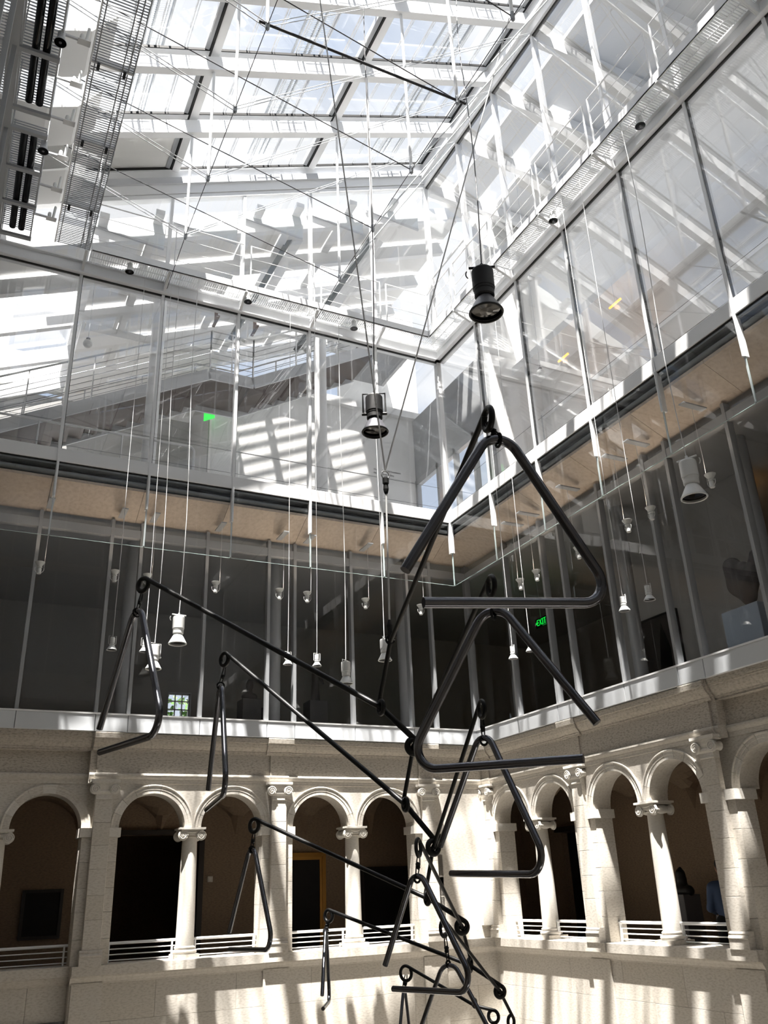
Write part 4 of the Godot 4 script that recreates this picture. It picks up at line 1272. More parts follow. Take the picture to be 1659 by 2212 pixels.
func build_mobile() -> void:
	var K1 := Vector3(-5.192, 7.955, 7.339)
	var E1 := Vector3(-5.183, 7.44, 7.092)
	var E2 := Vector3(-4.882, 7.118, 7.087)
	var E3 := Vector3(-4.871, 6.661, 6.869)
	var E4 := Vector3(-4.602, 6.314, 6.835)
	var E5 := Vector3(-4.585, 5.912, 6.647)
	var E6 := Vector3(-4.279, 5.673, 6.684)
	var E7 := Vector3(-4.170, 5.366, 6.589)
	var E8 := Vector3(-3.903, 5.147, 6.617)
	# the line it all hangs from: bridle, clip and cable
	var clip := Vector3(-5.17, 9.50, 7.34)
	var h := thing("suspension_cable", "pale wire with black swivel clip that carries the whole mobile", "cable", clip)
	part(h, "wire", MB.new().tube([Vector3(0, -0.12, 0), K1 - clip + Vector3(0, 0.12, 0)], 0.009, 8), M.cable_white)
	part(h, "bridle", MB.new().tube([Vector3(0.0, 0.12, 0), Vector3(-3.03, 16.86, 7.46) - clip], 0.008, 8), M.cable_white)
	part(h, "bridle", MB.new().tube([Vector3(0.0, 0.12, 0), Vector3(-5.97, 16.86, 7.5) - clip], 0.008, 8), M.cable_white)
	part(h, "shackle", MB.new().tube(arc(Vector3(0, 0.07, 0), 0.04, 0, TAU * 0.97, 14), 0.008, 8), M.cable_steel)
	part(h, "swivel", MB.new().lathe([Vector2(0.012, -0.13), Vector2(0.02, -0.11), Vector2(0.026, -0.08), Vector2(0.022, -0.03), Vector2(0.03, -0.02), Vector2(0.03, 0.03), Vector2(0.015, 0.05)], Transform3D(), 12), M.cord_black)
	part(h, "lower_clip", MB.new().lathe([Vector2(0.012, -0.10), Vector2(0.024, -0.07), Vector2(0.02, 0.0), Vector2(0.026, 0.05), Vector2(0.01, 0.10)], pos(K1.x - clip.x, K1.y - clip.y + 0.10, K1.z - clip.z), 12), M.cord_black)
	rod("mobile_rod", "topmost black rod of the mobile, hung from the swivel wire", [Vector3(-5.788, 8.701, 9.970), K1, E1], 0.020, 0.07)
	rod("mobile_rod", "longest black rod of the mobile, hung from the topmost rod", [Vector3(-6.799, 9.252, 4.595), E1, E2], 0.027, 0.075)
	rod("mobile_rod", "third black rod of the mobile, linked under the longest one", [Vector3(-5.353, 7.906, 9.190), E2, E3], 0.018, 0.064)
	rod("mobile_rod", "fourth black rod of the mobile, second longest of all", [Vector3(-5.794, 8.534, 4.384), E3, E4], 0.024, 0.07)
	rod("mobile_rod", "fifth black rod of the mobile counted down from the swivel wire", [Vector3(-4.855, 7.283, 8.159), E4, E5], 0.017, 0.062)
	rod("mobile_rod", "sixth black rod of the mobile counted down from the swivel wire", [Vector3(-5.521, 6.714, 4.732), E5, E6], 0.021, 0.065)
	rod("mobile_rod", "seventh black rod of the mobile counted down from the swivel wire", [Vector3(-5.125, 6.333, 7.558), E6, E7], 0.015, 0.062)
	rod("mobile_rod", "eighth black rod of the mobile counted down from the swivel wire", [Vector3(-4.782, 5.825, 4.915), E7, E8], 0.018, 0.055)
	rod("mobile_rod", "ninth black rod of the mobile counted down from the swivel wire", [Vector3(-4.688, 5.740, 7.122), E8, Vector3(-3.779, 4.904, 6.561)], 0.014, 0.06)
	rod("mobile_rod", "lowest and shortest black rod of the mobile", [Vector3(-4.292, 5.318, 5.648), Vector3(-3.95, 5.015, 6.255), Vector3(-3.861, 4.937, 6.413)], 0.015, 0.062)
	var lab := ["big broad steel triangle hung from the topmost rod", "large steel triangle turned nearly edge-on under the longest rod", "big steel triangle open at its lower tip, hung from the third rod", "slim edge-on steel triangle hung from the fourth rod",
		"middle-sized steel triangle hung from the fifth rod", "middle-sized steel triangle in front of the gold framed painting side, hung from the sixth rod", "smaller steel triangle hung from the seventh rod", "very narrow edge-on steel triangle hung from the eighth rod"]
	var T := [
		[Vector3(-5.788, 8.62, 9.97), Vector3(-5.719, 8.638, 9.975), Vector3(-6.364, 7.610, 9.872), Vector3(-5.052, 7.494, 10.080), Vector3(-6.268, 7.428, 9.888), 0.031],
		[Vector3(-6.82, 9.13, 4.55), Vector3(-6.845, 9.077, 4.486), Vector3(-7.010, 7.763, 3.635), Vector3(-6.668, 7.455, 5.396), Vector3(-6.994, 7.499, 3.716), 0.036],
		[Vector3(-5.353, 7.83, 9.19), Vector3(-5.323, 7.801, 9.154), Vector3(-4.955, 6.875, 9.625), Vector3(-5.765, 6.706, 8.588), Vector3(-5.023, 6.674, 9.538), 0.029],
		[Vector3(-5.80, 8.40, 4.36), Vector3(-5.821, 8.343, 4.277), Vector3(-5.719, 7.135, 3.550), Vector3(-5.921, 6.950, 4.991), Vector3(-5.705, 6.923, 3.456), 0.030],
		[Vector3(-4.84, 7.21, 8.15), Vector3(-4.807, 7.137, 8.112), Vector3(-4.877, 6.292, 7.446), Vector3(-4.743, 6.042, 8.719), Vector3(-4.864, 6.087, 7.571), 0.025],
		[Vector3(-5.53, 6.60, 4.71), Vector3(-5.528, 6.543, 4.645), Vector3(-5.577, 5.646, 4.084), Vector3(-5.478, 5.514, 5.222), Vector3(-5.575, 5.486, 4.111), 0.0235],
		[Vector3(-5.12, 6.26, 7.54), Vector3(-5.119, 6.166, 7.480), Vector3(-5.209, 5.455, 7.054), Vector3(-4.993, 5.317, 8.070), Vector3(-5.190, 5.298, 7.145), 0.022],
		[Vector3(-4.79, 5.73, 4.90), Vector3(-4.798, 5.714, 4.853), Vector3(-5.028, 5.111, 5.304), Vector3(-4.632, 4.976, 4.528), Vector3(-4.988, 4.992, 5.225), 0.018]]
	for i in T.size():
		steel_triangle(lab[i], T[i][0], T[i][1], T[i][2], T[i][3], T[i][4], T[i][5])
	# two lowest ones, cut by the frame in the photograph
	var o := Vector3(-4.644, 5.52, 7.047)
	steel_triangle("steel triangle second from the bottom of the mobile", Vector3(-4.688, 5.66, 7.10), o, o + Vector3(-0.25, -0.70, -0.21), o + Vector3(0.17, -0.76, 0.52), o + Vector3(-0.21, -0.80, -0.14), 0.0175)
	o = Vector3(-4.302, 5.183, 5.577)
	steel_triangle("smallest steel triangle at the very bottom of the mobile", Vector3(-4.30, 5.25, 5.62), o, o + Vector3(-0.20, -0.50, 0.22), o + Vector3(0.17, -0.56, -0.24), o + Vector3(-0.17, -0.58, 0.17), 0.015)

# ---------------------------------------------------------------- lamps
func build_lamps() -> void:
	# two big pendants in mid court, their backlit darkness put into the colour
	big_lamp("big backlit dark cylindrical pendant spotlight hung highest in the court, in front of the east catwalk", Vector3(-4.75, 10.90, 8.63), 1.0, M.lamp_backlit, M.lamp_grey, Vector3(-2.10, 20.9, 5.0), -0.55, "", false)
	big_lamp("big backlit dark pendant spotlight in a square yoke in front of the white stair hall", Vector3(-4.63, 11.03, 6.07), 1.0, M.lamp_backlit, M.lamp_grey, Vector3(-4.4, 20.2, 5.9), -0.47, "", true)
	# white large ones
	var nl := [Vector3(-5.478, 9.91, 0.45), Vector3(-5.83, 9.45, 0.45), Vector3(-2.573, 9.42, 0.45), Vector3(-1.82, 9.88, 0.45)]
	var ll := ["large white pendant spotlight, lens down, higher of the pair before the small bright window", "large white pendant spotlight, lens down, lower of the pair before the small bright window", "large white pendant spotlight, lens down, lowest one along the north gallery", "large white pendant spotlight, lens down, beside the swivel wire of the mobile"]
	for i in 4:
		big_lamp(ll[i], nl[i], 0.94 if i < 1 else 0.8, M.lamp_white, M.lamp_white, Vector3(nl[i].x, 16.84, 0.45), 0.3 * i, "large white pendant spotlights", i != 0)
	big_lamp("large white pendant spotlight, lens down, over the blue-grey pedestal in the east gallery", Vector3(-0.45, 10.66, 6.676), 1.1, M.lamp_white, M.lamp_white, Vector3(-0.45, 16.84, 6.676), 2.0, "large white pendant spotlights", false)
	# small downlights, counted from the corner where the north and east sides meet
	var k := 0
	for v in [Vector3(-3.106, 9.61, 0.45), Vector3(-3.626, 9.60, 0.45), Vector3(-5.985, 9.63, 0.45), Vector3(-6.475, 9.62, 0.45)]:
		small_lamp("%s small white pendant spotlight from the corner, on a long wire before the north gallery" % ORD[k], v, false, 16.84, "small downlights before the north gallery", 0.0)
		k += 1
	k = 0
	for v in [Vector3(-0.45, 9.47, 2.378), Vector3(-0.45, 9.47, 2.875), Vector3(-0.45, 9.48, 5.11), Vector3(-0.45, 9.48, 5.61)]:
		small_lamp("%s small white pendant spotlight from the corner, on a long wire before the east gallery" % ORD[k], v, false, 16.84, "small downlights before the east gallery", PI / 2)
		k += 1
	# small uplights under the soffit
	k = 0
	for x in [-0.626, -1.81, -2.985, -3.52, -4.70, -5.88, -6.42, -7.60]:
		small_lamp("%s small white uplight from the corner, in a wire yoke under the north soffit" % ORD[k], Vector3(x, 10.94, -0.30), true, 12.12, "uplights under the north soffit", 0.0)
		k += 1
	k = 0
	for z in [1.756, 2.258, 3.437, 4.647, 5.164, 6.346]:
		small_lamp("%s small white uplight from the corner, in a wire yoke under the east soffit" % ORD[k], Vector3(0.30, 10.90, z), true, 12.12, "uplights under the east soffit", PI / 2)
		k += 1
	# stub spots below the catwalks
	k = 0
	for v in [Vector3(-2.185, 16.80, 0.34), Vector3(-4.465, 16.80, 0.34), Vector3(-6.747, 16.80, 0.34)]:
		stub_lamp("%s white stub spotlight from the corner, dark lens, under the north catwalk grating" % ORD[k], v, "stub spots under the north catwalk", M.lamp_white)
		k += 1
	k = 0
	for v in [Vector3(-0.25, 16.80, 4.62), Vector3(-0.25, 16.80, 6.88)]:
		stub_lamp("%s white stub spotlight from the corner, dark lens, under the east catwalk grating" % ORD[k], v, "stub spots under the east catwalk", M.lamp_white)
		k += 1
	k = 0
	for v in [Vector3(-8.51, 16.62, 2.88), Vector3(-8.51, 16.62, 4.9)]:
		stub_lamp("%s grey stub spotlight from the north catwalk, clamped to the cradle of black tubes" % ORD[k], v, "stub spots on the west cradle", M.light_grey)
		k += 1

func big_lamp(label: String, c: Vector3, s: float, body: Material, cone: Material, hang: Vector3, turn: float, group: String, yoke: bool) -> void:
	# c is the middle of the lamp; about 0.48 m tall
	var t := thing("pendant_spotlight", label, "lamp", c, group)
	t.rotation.y = turn
	var sc := Transform3D(Basis().scaled(Vector3(s, s, s)), Vector3.ZERO)
	part(t, "housing", MB.new().lathe([Vector2(0.095, 0.02), Vector2(0.10, 0.025), Vector2(0.10, 0.215), Vector2(0.092, 0.23), Vector2(0.0, 0.232)], sc, 24), body)
	part(t, "neck", MB.new().lathe([Vector2(0.082, -0.075), Vector2(0.09, -0.06), Vector2(0.09, -0.01), Vector2(0.094, 0.0), Vector2(0.094, 0.02)], sc, 24), body)
	part(t, "reflector_cone", MB.new().lathe([Vector2(0.150, -0.235), Vector2(0.147, -0.22), Vector2(0.072, -0.078), Vector2(0.072, -0.07)], sc, 28, false), cone)
	part(t, "rim", MB.new().tube(arc(Vector3(0, -0.236 * s, 0), 0.145 * s, 0, TAU * 0.985, 28, Vector3.RIGHT, Vector3(0, 0, 1)), 0.011 * s, 8), body)
	part(t, "lens", MB.new().lathe([Vector2(0.0, -0.225), Vector2(0.06, -0.222), Vector2(0.143, -0.214), Vector2(0.0, -0.205)], sc, 28, false), M.lens_black)
	if yoke:
		part(t, "yoke", MB.new().tube([Vector3(-0.13, 0.0, 0) * s, Vector3(-0.13, 0.27, 0) * s, Vector3(0.13, 0.27, 0) * s, Vector3(0.13, 0.0, 0) * s], 0.011 * s, 6), body)
		for x in [-0.13, 0.13]:
			part(t, "knob", MB.new().tube([Vector3(x * 0.7, 0.0, 0) * s, Vector3(x * 1.12, 0.0, 0) * s], 0.018 * s, 8), body)
	else:
		part(t, "cross_bar", MB.new().tube([Vector3(-0.12, 0.27, 0) * s, Vector3(0.12, 0.262, 0) * s], 0.012 * s, 8), body)
		part(t, "hook", MB.new().tube([Vector3(0.0, 0.23, 0) * s, Vector3(0.0, 0.30, 0) * s], 0.018 * s, 8), body)
		part(t, "power_lead", MB.new().tube(arc(Vector3(-0.09, 0.20, 0) * s, 0.06 * s, -0.6 - PI, PI * 0.55 - PI * 1.3, 12), 0.006 * s, 6), body)
	# wire up to the structure, a little slack
	var up := t.transform.affine_inverse() * hang
	var line := []
	for i in 9:
		var k := i / 8.0
		line.append(Vector3(0, 0.28 * s, 0).lerp(up, k) + Vector3(0.03 * sin(k * PI * 2.0), 0, 0))
	part(t, "wire", MB.new().tube(line, 0.0065, 6), M.cable_dark if body == M.lamp_backlit else M.cable_white)

var small_parts := {}

func small_lamp(label: String, c: Vector3, upward: bool, wire_top: float, group: String, turn: float) -> void:
	if small_parts.is_empty():
		small_parts.can = MB.new().lathe([Vector2(0.034, -0.005), Vector2(0.036, 0.0), Vector2(0.036, 0.075), Vector2(0.03, 0.085), Vector2(0.0, 0.086)], Transform3D(), 16).mesh()
		small_parts.neck = MB.new().lathe([Vector2(0.03, -0.04), Vector2(0.042, -0.035), Vector2(0.042, -0.02), Vector2(0.03, -0.012), Vector2(0.03, 0.0)], Transform3D(), 16).mesh()
		small_parts.cone = MB.new().lathe([Vector2(0.078, -0.115), Vector2(0.076, -0.105), Vector2(0.034, -0.042), Vector2(0.03, -0.036)], Transform3D(), 20, false).mesh()
		small_parts.lens = MB.new().lathe([Vector2(0.0, -0.108), Vector2(0.07, -0.103), Vector2(0.0, -0.09)], Transform3D(), 16, false).mesh()
		small_parts.yoke = MB.new().tube([Vector3(-0.055, -0.02, 0), Vector3(-0.055, 0.105, 0), Vector3(0.055, 0.105, 0), Vector3(0.055, -0.02, 0)], 0.0055, 6).mesh()
		small_parts.ubow = MB.new().tube(arc(Vector3(0, 0.03, 0), 0.07, -PI / 2 - 1.9, -PI / 2 + 1.9, 14), 0.005, 6).mesh()
	var t := thing("small_spotlight", label, "lamp", c, group)
	t.rotation.y = turn
	var flip := Transform3D(Basis(Vector3.RIGHT, PI), Vector3.ZERO) if upward else Transform3D()
	inst(t, "can", small_parts.can, M.lamp_white, flip)
	inst(t, "neck", small_parts.neck, M.lamp_white, flip)
	inst(t, "reflector_cone", small_parts.cone, M.lamp_white, flip)
	inst(t, "lens", small_parts.lens, M.uplight_glow if upward else M.lens_black, flip)
	if upward:
		inst(t, "bow", small_parts.ubow, M.lamp_white, pos(0, -0.03, 0))
		part(t, "wire", MB.new().tube([Vector3(0.068, 0.03, 0), Vector3(0.07, 0.4, 0.01), Vector3(0.075, wire_top - c.y, 0)], 0.0035, 6), M.cable_white)
		var l := SpotLight3D.new()
		l.name = "uplight_beam"
		l.position = Vector3(0, 0.125, 0)
		l.rotation.x = PI / 2
		l.light_color = Color(1.0, 0.92, 0.83)
		l.light_energy = 0.2
		l.light_size = 0.06
		l.spot_angle = 55.0
		l.spot_angle_attenuation = 0.6
		l.spot_range = 20.0
		l.spot_attenuation = 2.0
		l.shadow_enabled = true
		t.add_child(l, true)
		part(t, "ceiling_rail", b3(0.0, 0.1, wire_top - c.y - 0.02, wire_top - c.y, -0.22, 0.22), M.post_grey)
	else:
		inst(t, "yoke", small_parts.yoke, M.lamp_white)
		part(t, "wire", MB.new().tube([Vector3(0, 0.105, 0), Vector3(0.01, 1.5, 0), Vector3(0, wire_top - c.y, 0)], 0.0045, 6), M.cable_white)

func stub_lamp(label: String, c: Vector3, group: String, body: Material) -> void:
	var t := thing("stub_spotlight", label, "lamp", c, group)
	part(t, "canister", MB.new().lathe([Vector2(0.055, -0.06), Vector2(0.058, -0.05), Vector2(0.05, -0.02), Vector2(0.05, 0.06), Vector2(0.03, 0.07)], Transform3D(), 20), body)
	part(t, "shade", MB.new().lathe([Vector2(0.082, -0.125), Vector2(0.08, -0.11), Vector2(0.06, -0.07), Vector2(0.055, -0.055)], Transform3D(), 20, false), body)
	part(t, "lens", MB.new().lathe([Vector2(0.0, -0.12), Vector2(0.078, -0.122), Vector2(0.0, -0.10)], Transform3D(), 20, false), M.lens_black)
	part(t, "bulb", MB.new().lathe([Vector2(0.0, -0.128), Vector2(0.02, -0.124), Vector2(0.02, -0.118), Vector2(0.0, -0.118)], Transform3D(), 12, false), M.lamp_grey)
	part(t, "stem", MB.new().tube([Vector3(0, 0.06, 0), Vector3(0, 0.12, 0)], 0.012, 8), body)

# ---------------------------------------------------------------- stairs, pictures, sculpture, a visitor
func lit_box(parent: Node3D, lo: Vector3, hi: Vector3, energy: float) -> void:
	part(parent, "glowing_tube", MB.new().box(lo, hi), M.warm_glow)
	var l := OmniLight3D.new()
	l.name = "glow_light"
	l.position = (lo + hi) / 2.0 + Vector3(0, -0.08, 0)
	l.light_color = Color(1.0, 0.72, 0.38)
	l.light_energy = energy
	l.light_size = 0.05
	l.omni_range = 30.0
	l.omni_attenuation = 2.0
	l.shadow_enabled = true
	parent.add_child(l, true)

func flight(t: Node3D, a: Vector3, b: Vector3, steps: int, zw: float) -> void:
	# stringers from a to b (tops), treads between, railing on the court side
	var unit := BoxMesh.new()
	unit.size = Vector3.ONE
	for z in [0.0, -zw]:
		inst(t, "stringer", unit, M.light_grey, bar(a + Vector3(0, -0.13, z), b + Vector3(0, -0.13, z), 0.04, 0.24))
	for i in steps:
		var p := a.lerp(b, (i + 0.5) / steps)
		part(t, "tread", b3(p.x - 0.17, p.x + 0.17, p.y - 0.14, p.y - 0.09, a.z - zw + 0.02, a.z - 0.02), M.tread_wood)
		part(t, "riser", b3(p.x - 0.17, p.x - 0.15, p.y - 0.30, p.y - 0.12, a.z - zw + 0.02, a.z - 0.02), M.tread_wood)
	for z in [0.0, -zw]:
		rails(t, a + Vector3(0, 0, z), b + Vector3(0, 0, z))

func rails(t: Node3D, a: Vector3, b: Vector3) -> void:
	part(t, "handrail", MB.new().tube([a + Vector3(0, 0.95, 0), b + Vector3(0, 0.95, 0)], 0.02, 8), M.white_steel)
	for k in 6:
		var y := 0.14 + 0.125 * k
		part(t, "rail_bar", MB.new().tube([a + Vector3(0, y, 0), b + Vector3(0, y, 0)], 0.007, 6), M.galvanised)
	var cnt := maxi(2, int(a.distance_to(b) / 1.1))
	for i in cnt + 1:
		var p := a.lerp(b, float(i) / cnt)
		part(t, "baluster", b3(p.x - 0.012, p.x + 0.012, p.y - 0.05, p.y + 0.95, p.z - 0.02, p.z + 0.02), M.white_steel)

func picture(called: String, label: String, frame: Transform3D, u0: float, u1: float, y0: float, y1: float, n: float, canvas: Material, border: Material, bw: float) -> void:
	var t := thing(called, label, "painting")
	t.transform = frame
	part(t, "canvas", b3(u0 + bw, u1 - bw, y0 + bw, y1 - bw, n, n + 0.03), canvas)
	for q in [[u0, u1, y0, y0 + bw], [u0, u1, y1 - bw, y1], [u0, u0 + bw, y0 + bw, y1 - bw], [u1 - bw, u1, y0 + bw, y1 - bw]]:
		part(t, "frame_bar", b3(q[0], q[1], q[2], q[3], n, n + 0.05), border)
	if bw > 0.08:
		for q in [[u0 + bw * 0.45, u1 - bw * 0.45, y0 + bw * 0.45, y0 + bw * 0.62], [u0 + bw * 0.45, u1 - bw * 0.45, y1 - bw * 0.62, y1 - bw * 0.45], [u0 + bw * 0.45, u0 + bw * 0.62, y0 + bw * 0.5, y1 - bw * 0.5], [u1 - bw * 0.62, u1 - bw * 0.45, y0 + bw * 0.5, y1 - bw * 0.5]]:
			part(t, "frame_bead", b3(q[0], q[1], q[2], q[3], n + 0.05, n + 0.062), border)

func build_contents() -> void:
	# staircase in the hall behind the north glazing
	var st := thing("staircase", "white steel staircase with slatted railings climbing behind the north glazing", "staircase")
	flight(st, Vector3(-10.4, 12.95, -1.2), Vector3(-4.77, 15.98, -1.2), 20, 1.35)
	flight(st, Vector3(-3.85, 15.98, -1.2), Vector3(-0.95, 17.62, -1.2), 10, 1.35)
	part(st, "landing", b3(-4.77, -3.85, 15.86, 15.93, -2.55, -1.2), M.tread_wood)
	for z in [-1.2, -2.55]:
		part(st, "landing_edge", b3(-4.79, -3.83, 15.73, 15.98, z - 0.02, z + 0.02), M.light_grey)
		rails(st, Vector3(-4.77, 15.98, z), Vector3(-3.85, 15.98, z))
	# round white columns in the hall
	for q in [[-5.95, -0.75], [-2.5, -0.75]]:
		var c := thing("round_column", "round white column with tapered head in the stair hall, %s" % ["under the lower flight of stairs" if q[0] < -4.0 else "by the sun-striped wall"], "column", Vector3(q[0], 12.75, q[1]))
		part(c, "shaft", MB.new().lathe([Vector2(0.13, 0.0), Vector2(0.13, 4.3), Vector2(0.05, 4.75), Vector2(0.05, 5.2)], Transform3D(), 24), M.white_steel)
	# guard rail along the hall edge
	var gr := thing("guard_rail", "low bent white tube rail at the edge of the stair hall", "railing")
	part(gr, "tube", MB.new().tube(rounded([Vector3(-9.5, 13.65, -0.35), Vector3(-5.2, 13.65, -0.35), Vector3(-5.2, 12.75, -0.35)], 0.10, 6), 0.022, 8), M.white_steel)
	for x in [-9.3, -7.9, -6.5]:
		part(gr, "post", MB.new().tube([Vector3(x, 12.75, -0.35), Vector3(x, 13.64, -0.35)], 0.016, 8), M.white_steel)
	# guard wires just inside the fourth-storey glass
	for q in [["north", FRAME_N, -9.0, -0.1], ["east", FRAME_E, 0.1, 15.0]]:
		var gw := thing("guard_wire", "pair of thin dark guard wires just inside the %s glazing" % q[0], "wire")
		gw.transform = q[1]
		for y in [13.60, 13.15]:
			part(gw, "wire", MB.new().tube([Vector3(q[2], y, -0.16), Vector3(q[3], y, -0.16)], 0.004, 5), M.cable_dark)
		var u: float = q[2] + 0.05
		while u <= q[3]:
			part(gw, "post", b3(u - 0.006, u + 0.006, 12.75, 13.64, -0.17, -0.15), M.post_grey)
			u += 2.96
	# little globe lamps in the upper rooms
	for q in [["white globe lamp on a rod over the lower flight of stairs", Vector3(-7.21, 15.83, -1.0), 17.5], ["white globe lamp on a rod before the sun-striped wall", Vector3(-1.72, 16.4, -2.9), 18.5], ["white globe lamp on a rod in the bright east rooms", Vector3(1.2, 15.47, 1.97), 21.5]]:
		var gl2 := thing("globe_lamp", q[0], "lamp", q[1])
		part(gl2, "globe", MB.new().lathe([Vector2(0.0, -0.09), Vector2(0.05, -0.08), Vector2(0.085, -0.04), Vector2(0.09, 0.0), Vector2(0.07, 0.05), Vector2(0.03, 0.075), Vector2(0.0, 0.08)], Transform3D(), 16), M.lamp_white)
		part(gl2, "collar", MB.new().lathe([Vector2(0.04, 0.07), Vector2(0.04, 0.11)], Transform3D(), 12), M.lamp_grey)
		part(gl2, "rod", MB.new().tube([Vector3(0, 0.1, 0), Vector3(0, q[2] - q[1].y, 0)], 0.006, 6), M.cable_steel)
	# lettering on the white wall
	var tx := thing("wall_lettering", "two short lines of small dark lettering on the white stair hall wall", "lettering", Vector3(0.28, 15.90, -3.995))
	var font := SystemFont.new()
	font.font_names = PackedStringArray(["Droid Sans"])
	for q in [["Sherman Fairchild Foundation", 0.0], ["Fine Arts Study Gallery", -0.105]]:
		var tm := TextMesh.new()
		tm.text = q[0]
		tm.font = font
		tm.font_size = 16
		tm.pixel_size = 0.0036
		tm.depth = 0.004
		tm.horizontal_alignment = HORIZONTAL_ALIGNMENT_LEFT
		inst(tx, "text_line", tm, M.lettering, pos(0, q[1], 0))
	# exit signs
	var ex := thing("exit_sign", "green lit EXIT sign hanging in the dark east gallery", "sign", Vector3(2.6, 11.16, -0.82))
	ex.rotation.y = -PI / 2
	part(ex, "plate", b3(-0.19, 0.19, -0.10, 0.10, -0.02, 0.0), M.lens_black)
	var et := TextMesh.new()
	et.text = "EXIT"
	et.font = font
	et.font_size = 20
	et.pixel_size = 0.0085
	et.depth = 0.004
	inst(ex, "sign_lettering", et, M.exit_green, pos(0.02, 0, 0.004))
	part(ex, "sign_arrow", MB.new().prism(PackedVector2Array([Vector2(-0.185, 0.0), Vector2(-0.155, 0.03), Vector2(-0.155, -0.03)]), 0.0, 0.005), M.exit_green)
	part(ex, "stem", MB.new().tube([Vector3(0, 0.1, -0.01), Vector3(0, 1.0, -0.01)], 0.01, 6), M.post_grey)
	sign_light(ex, Vector3(0, 0, 0.12), 0.012)
	var ex2 := thing("exit_sign", "green exit sign seen edge-on beside the white wall under the stair landing", "sign", Vector3(-4.10, 16.42, -3.75))
	ex2.rotation.y = deg_to_rad(-52)
	part(ex2, "sign_face", b3(-0.15, 0.15, -0.14, 0.14, -0.015, 0.015), M.exit_green)
	part(ex2, "stem", b3(-0.01, 0.01, 0.14, 0.9, -0.01, 0.01), M.post_grey)
	sign_light(ex2, Vector3(0, 0, 0.12), 0.004)
	# warm linear lamps
	var k := 0
	for q in [["short warm tube lamp behind the stair railings", Vector3(-6.84, 15.58, -2.9), Vector3(0.04, 0.36, 0.03), 0.05],
			["warm tube lamp high in the east rooms, first from the corner", Vector3(2.2, 16.35, 1.55), Vector3(0.03, 0.03, 0.35), 0.05],
			["warm tube lamp high in the east rooms, second from the corner", Vector3(2.2, 16.55, 3.3), Vector3(0.03, 0.03, 0.35), 0.05],
			["warm tube lamp in the dark east gallery", Vector3(3.2, 11.6, 2.6), Vector3(0.03, 0.03, 0.40), 0.05],
			["warm tube lamp inside the glass doors of the stair hall", Vector3(1.9, 15.2, -2.2), Vector3(0.03, 0.03, 0.35), 0.05]]:
		var t := thing("tube_lamp", q[0], "lamp", q[1])
		lit_box(t, -q[2] / 2.0, q[2] / 2.0, q[3])
		part(t, "hanger", b3(-0.004, 0.004, q[2].y / 2.0, q[2].y / 2.0 + 0.5, -0.004, 0.004), M.cable_steel)
		k += 1
	var gl := thing("ceiling_spot", "round glowing ceiling spot in the dark east gallery", "lamp", Vector3(3.0, 12.02, 4.35))
	part(gl, "ring", MB.new().lathe([Vector2(0.14, 0.10), Vector2(0.15, 0.14), Vector2(0.14, 0.15)], Transform3D(), 20), M.lens_black)
	lit_box(gl, Vector3(-0.05, 0.07, -0.05), Vector3(0.05, 0.11, 0.05), 0.08)
	# loggia pictures and doorways, north
	picture("dark_painting", "small dark square painting in a thin black frame on the north loggia wall", FRAME_N, -7.02, -6.36, 5.45, 6.22, -3.2, M.canvas_dark, M.dark_wood, 0.05)
	picture("gilt_painting", "tall dark painting in a gold frame on the north loggia wall", FRAME_N, -2.72, -1.50, 4.75, 6.72, -3.2, M.canvas_dark, M.gold_frame, 0.13)
	picture("broad_painting", "broad dark painting beyond the gold framed one in the north loggia", FRAME_N, -0.75, 0.75, 4.6, 6.43, -3.2, M.canvas_dark, M.dark_wood, 0.07)
	var d := structure("door_2", "tall black doorway in the north loggia wall", FRAME_N)
	part(d, "leaf", b3(-5.62, -5.56, 4.45, 7.06, -4.1, -3.35), M.dark_wood)
	part(d, "leaf", b3(-4.09, -4.03, 4.45, 7.06, -4.1, -3.35), M.dark_wood)
	for q in [[-5.70, -5.60], [-4.05, -3.95]]:
		part(d, "jamb", b3(q[0], q[1], 4.45, 7.16, -3.2, -3.1), M.canvas_brown)
	part(d, "lintel", b3(-5.70, -3.95, 7.08, 7.16, -3.2, -3.1), M.canvas_brown)
	var sw := thing("switch_plate", "small pale square plate on the north loggia wall", "switch", Vector3(-3.80, 6.30, -3.19))
	part(sw, "plate", MB.new().bevel_box(Vector3(-0.05, -0.05, 0.0), Vector3(0.05, 0.05, 0.012), 0.003), M.limestone)
	part(sw, "rocker", b3(-0.015, 0.015, -0.025, 0.025, 0.012, 0.018), M.limestone_pale)
	# east loggia doorways
	var d2 := structure("door_3", "black doorway at the corner end of the east loggia", FRAME_E)
	part(d2, "leaf", b3(-1.77, -1.71, 4.45, 6.93, -4.1, -3.35), M.dark_wood)
	part(d2, "leaf", b3(-0.29, -0.23, 4.45, 6.93, -4.1, -3.35), M.dark_wood)
	part(d2, "lintel", b3(-1.85, -0.15, 6.95, 7.05, -3.2, -3.1), M.canvas_brown)
	# bust on a pedestal, east loggia
	var ped := thing("pedestal", "plain grey pedestal under the black bust in the east loggia", "pedestal", Vector3(2.75, 4.45, 1.98))
	part(ped, "block", MB.new().bevel_box(Vector3(-0.18, 0.0, -0.18), Vector3(0.18, 1.29, 0.18), 0.006), M.plinth_grey)
	var bust := thing("bust", "black bronze bust with a pointed hood on a grey pedestal in the east loggia", "sculpture", Vector3(2.75, 5.74, 1.98))
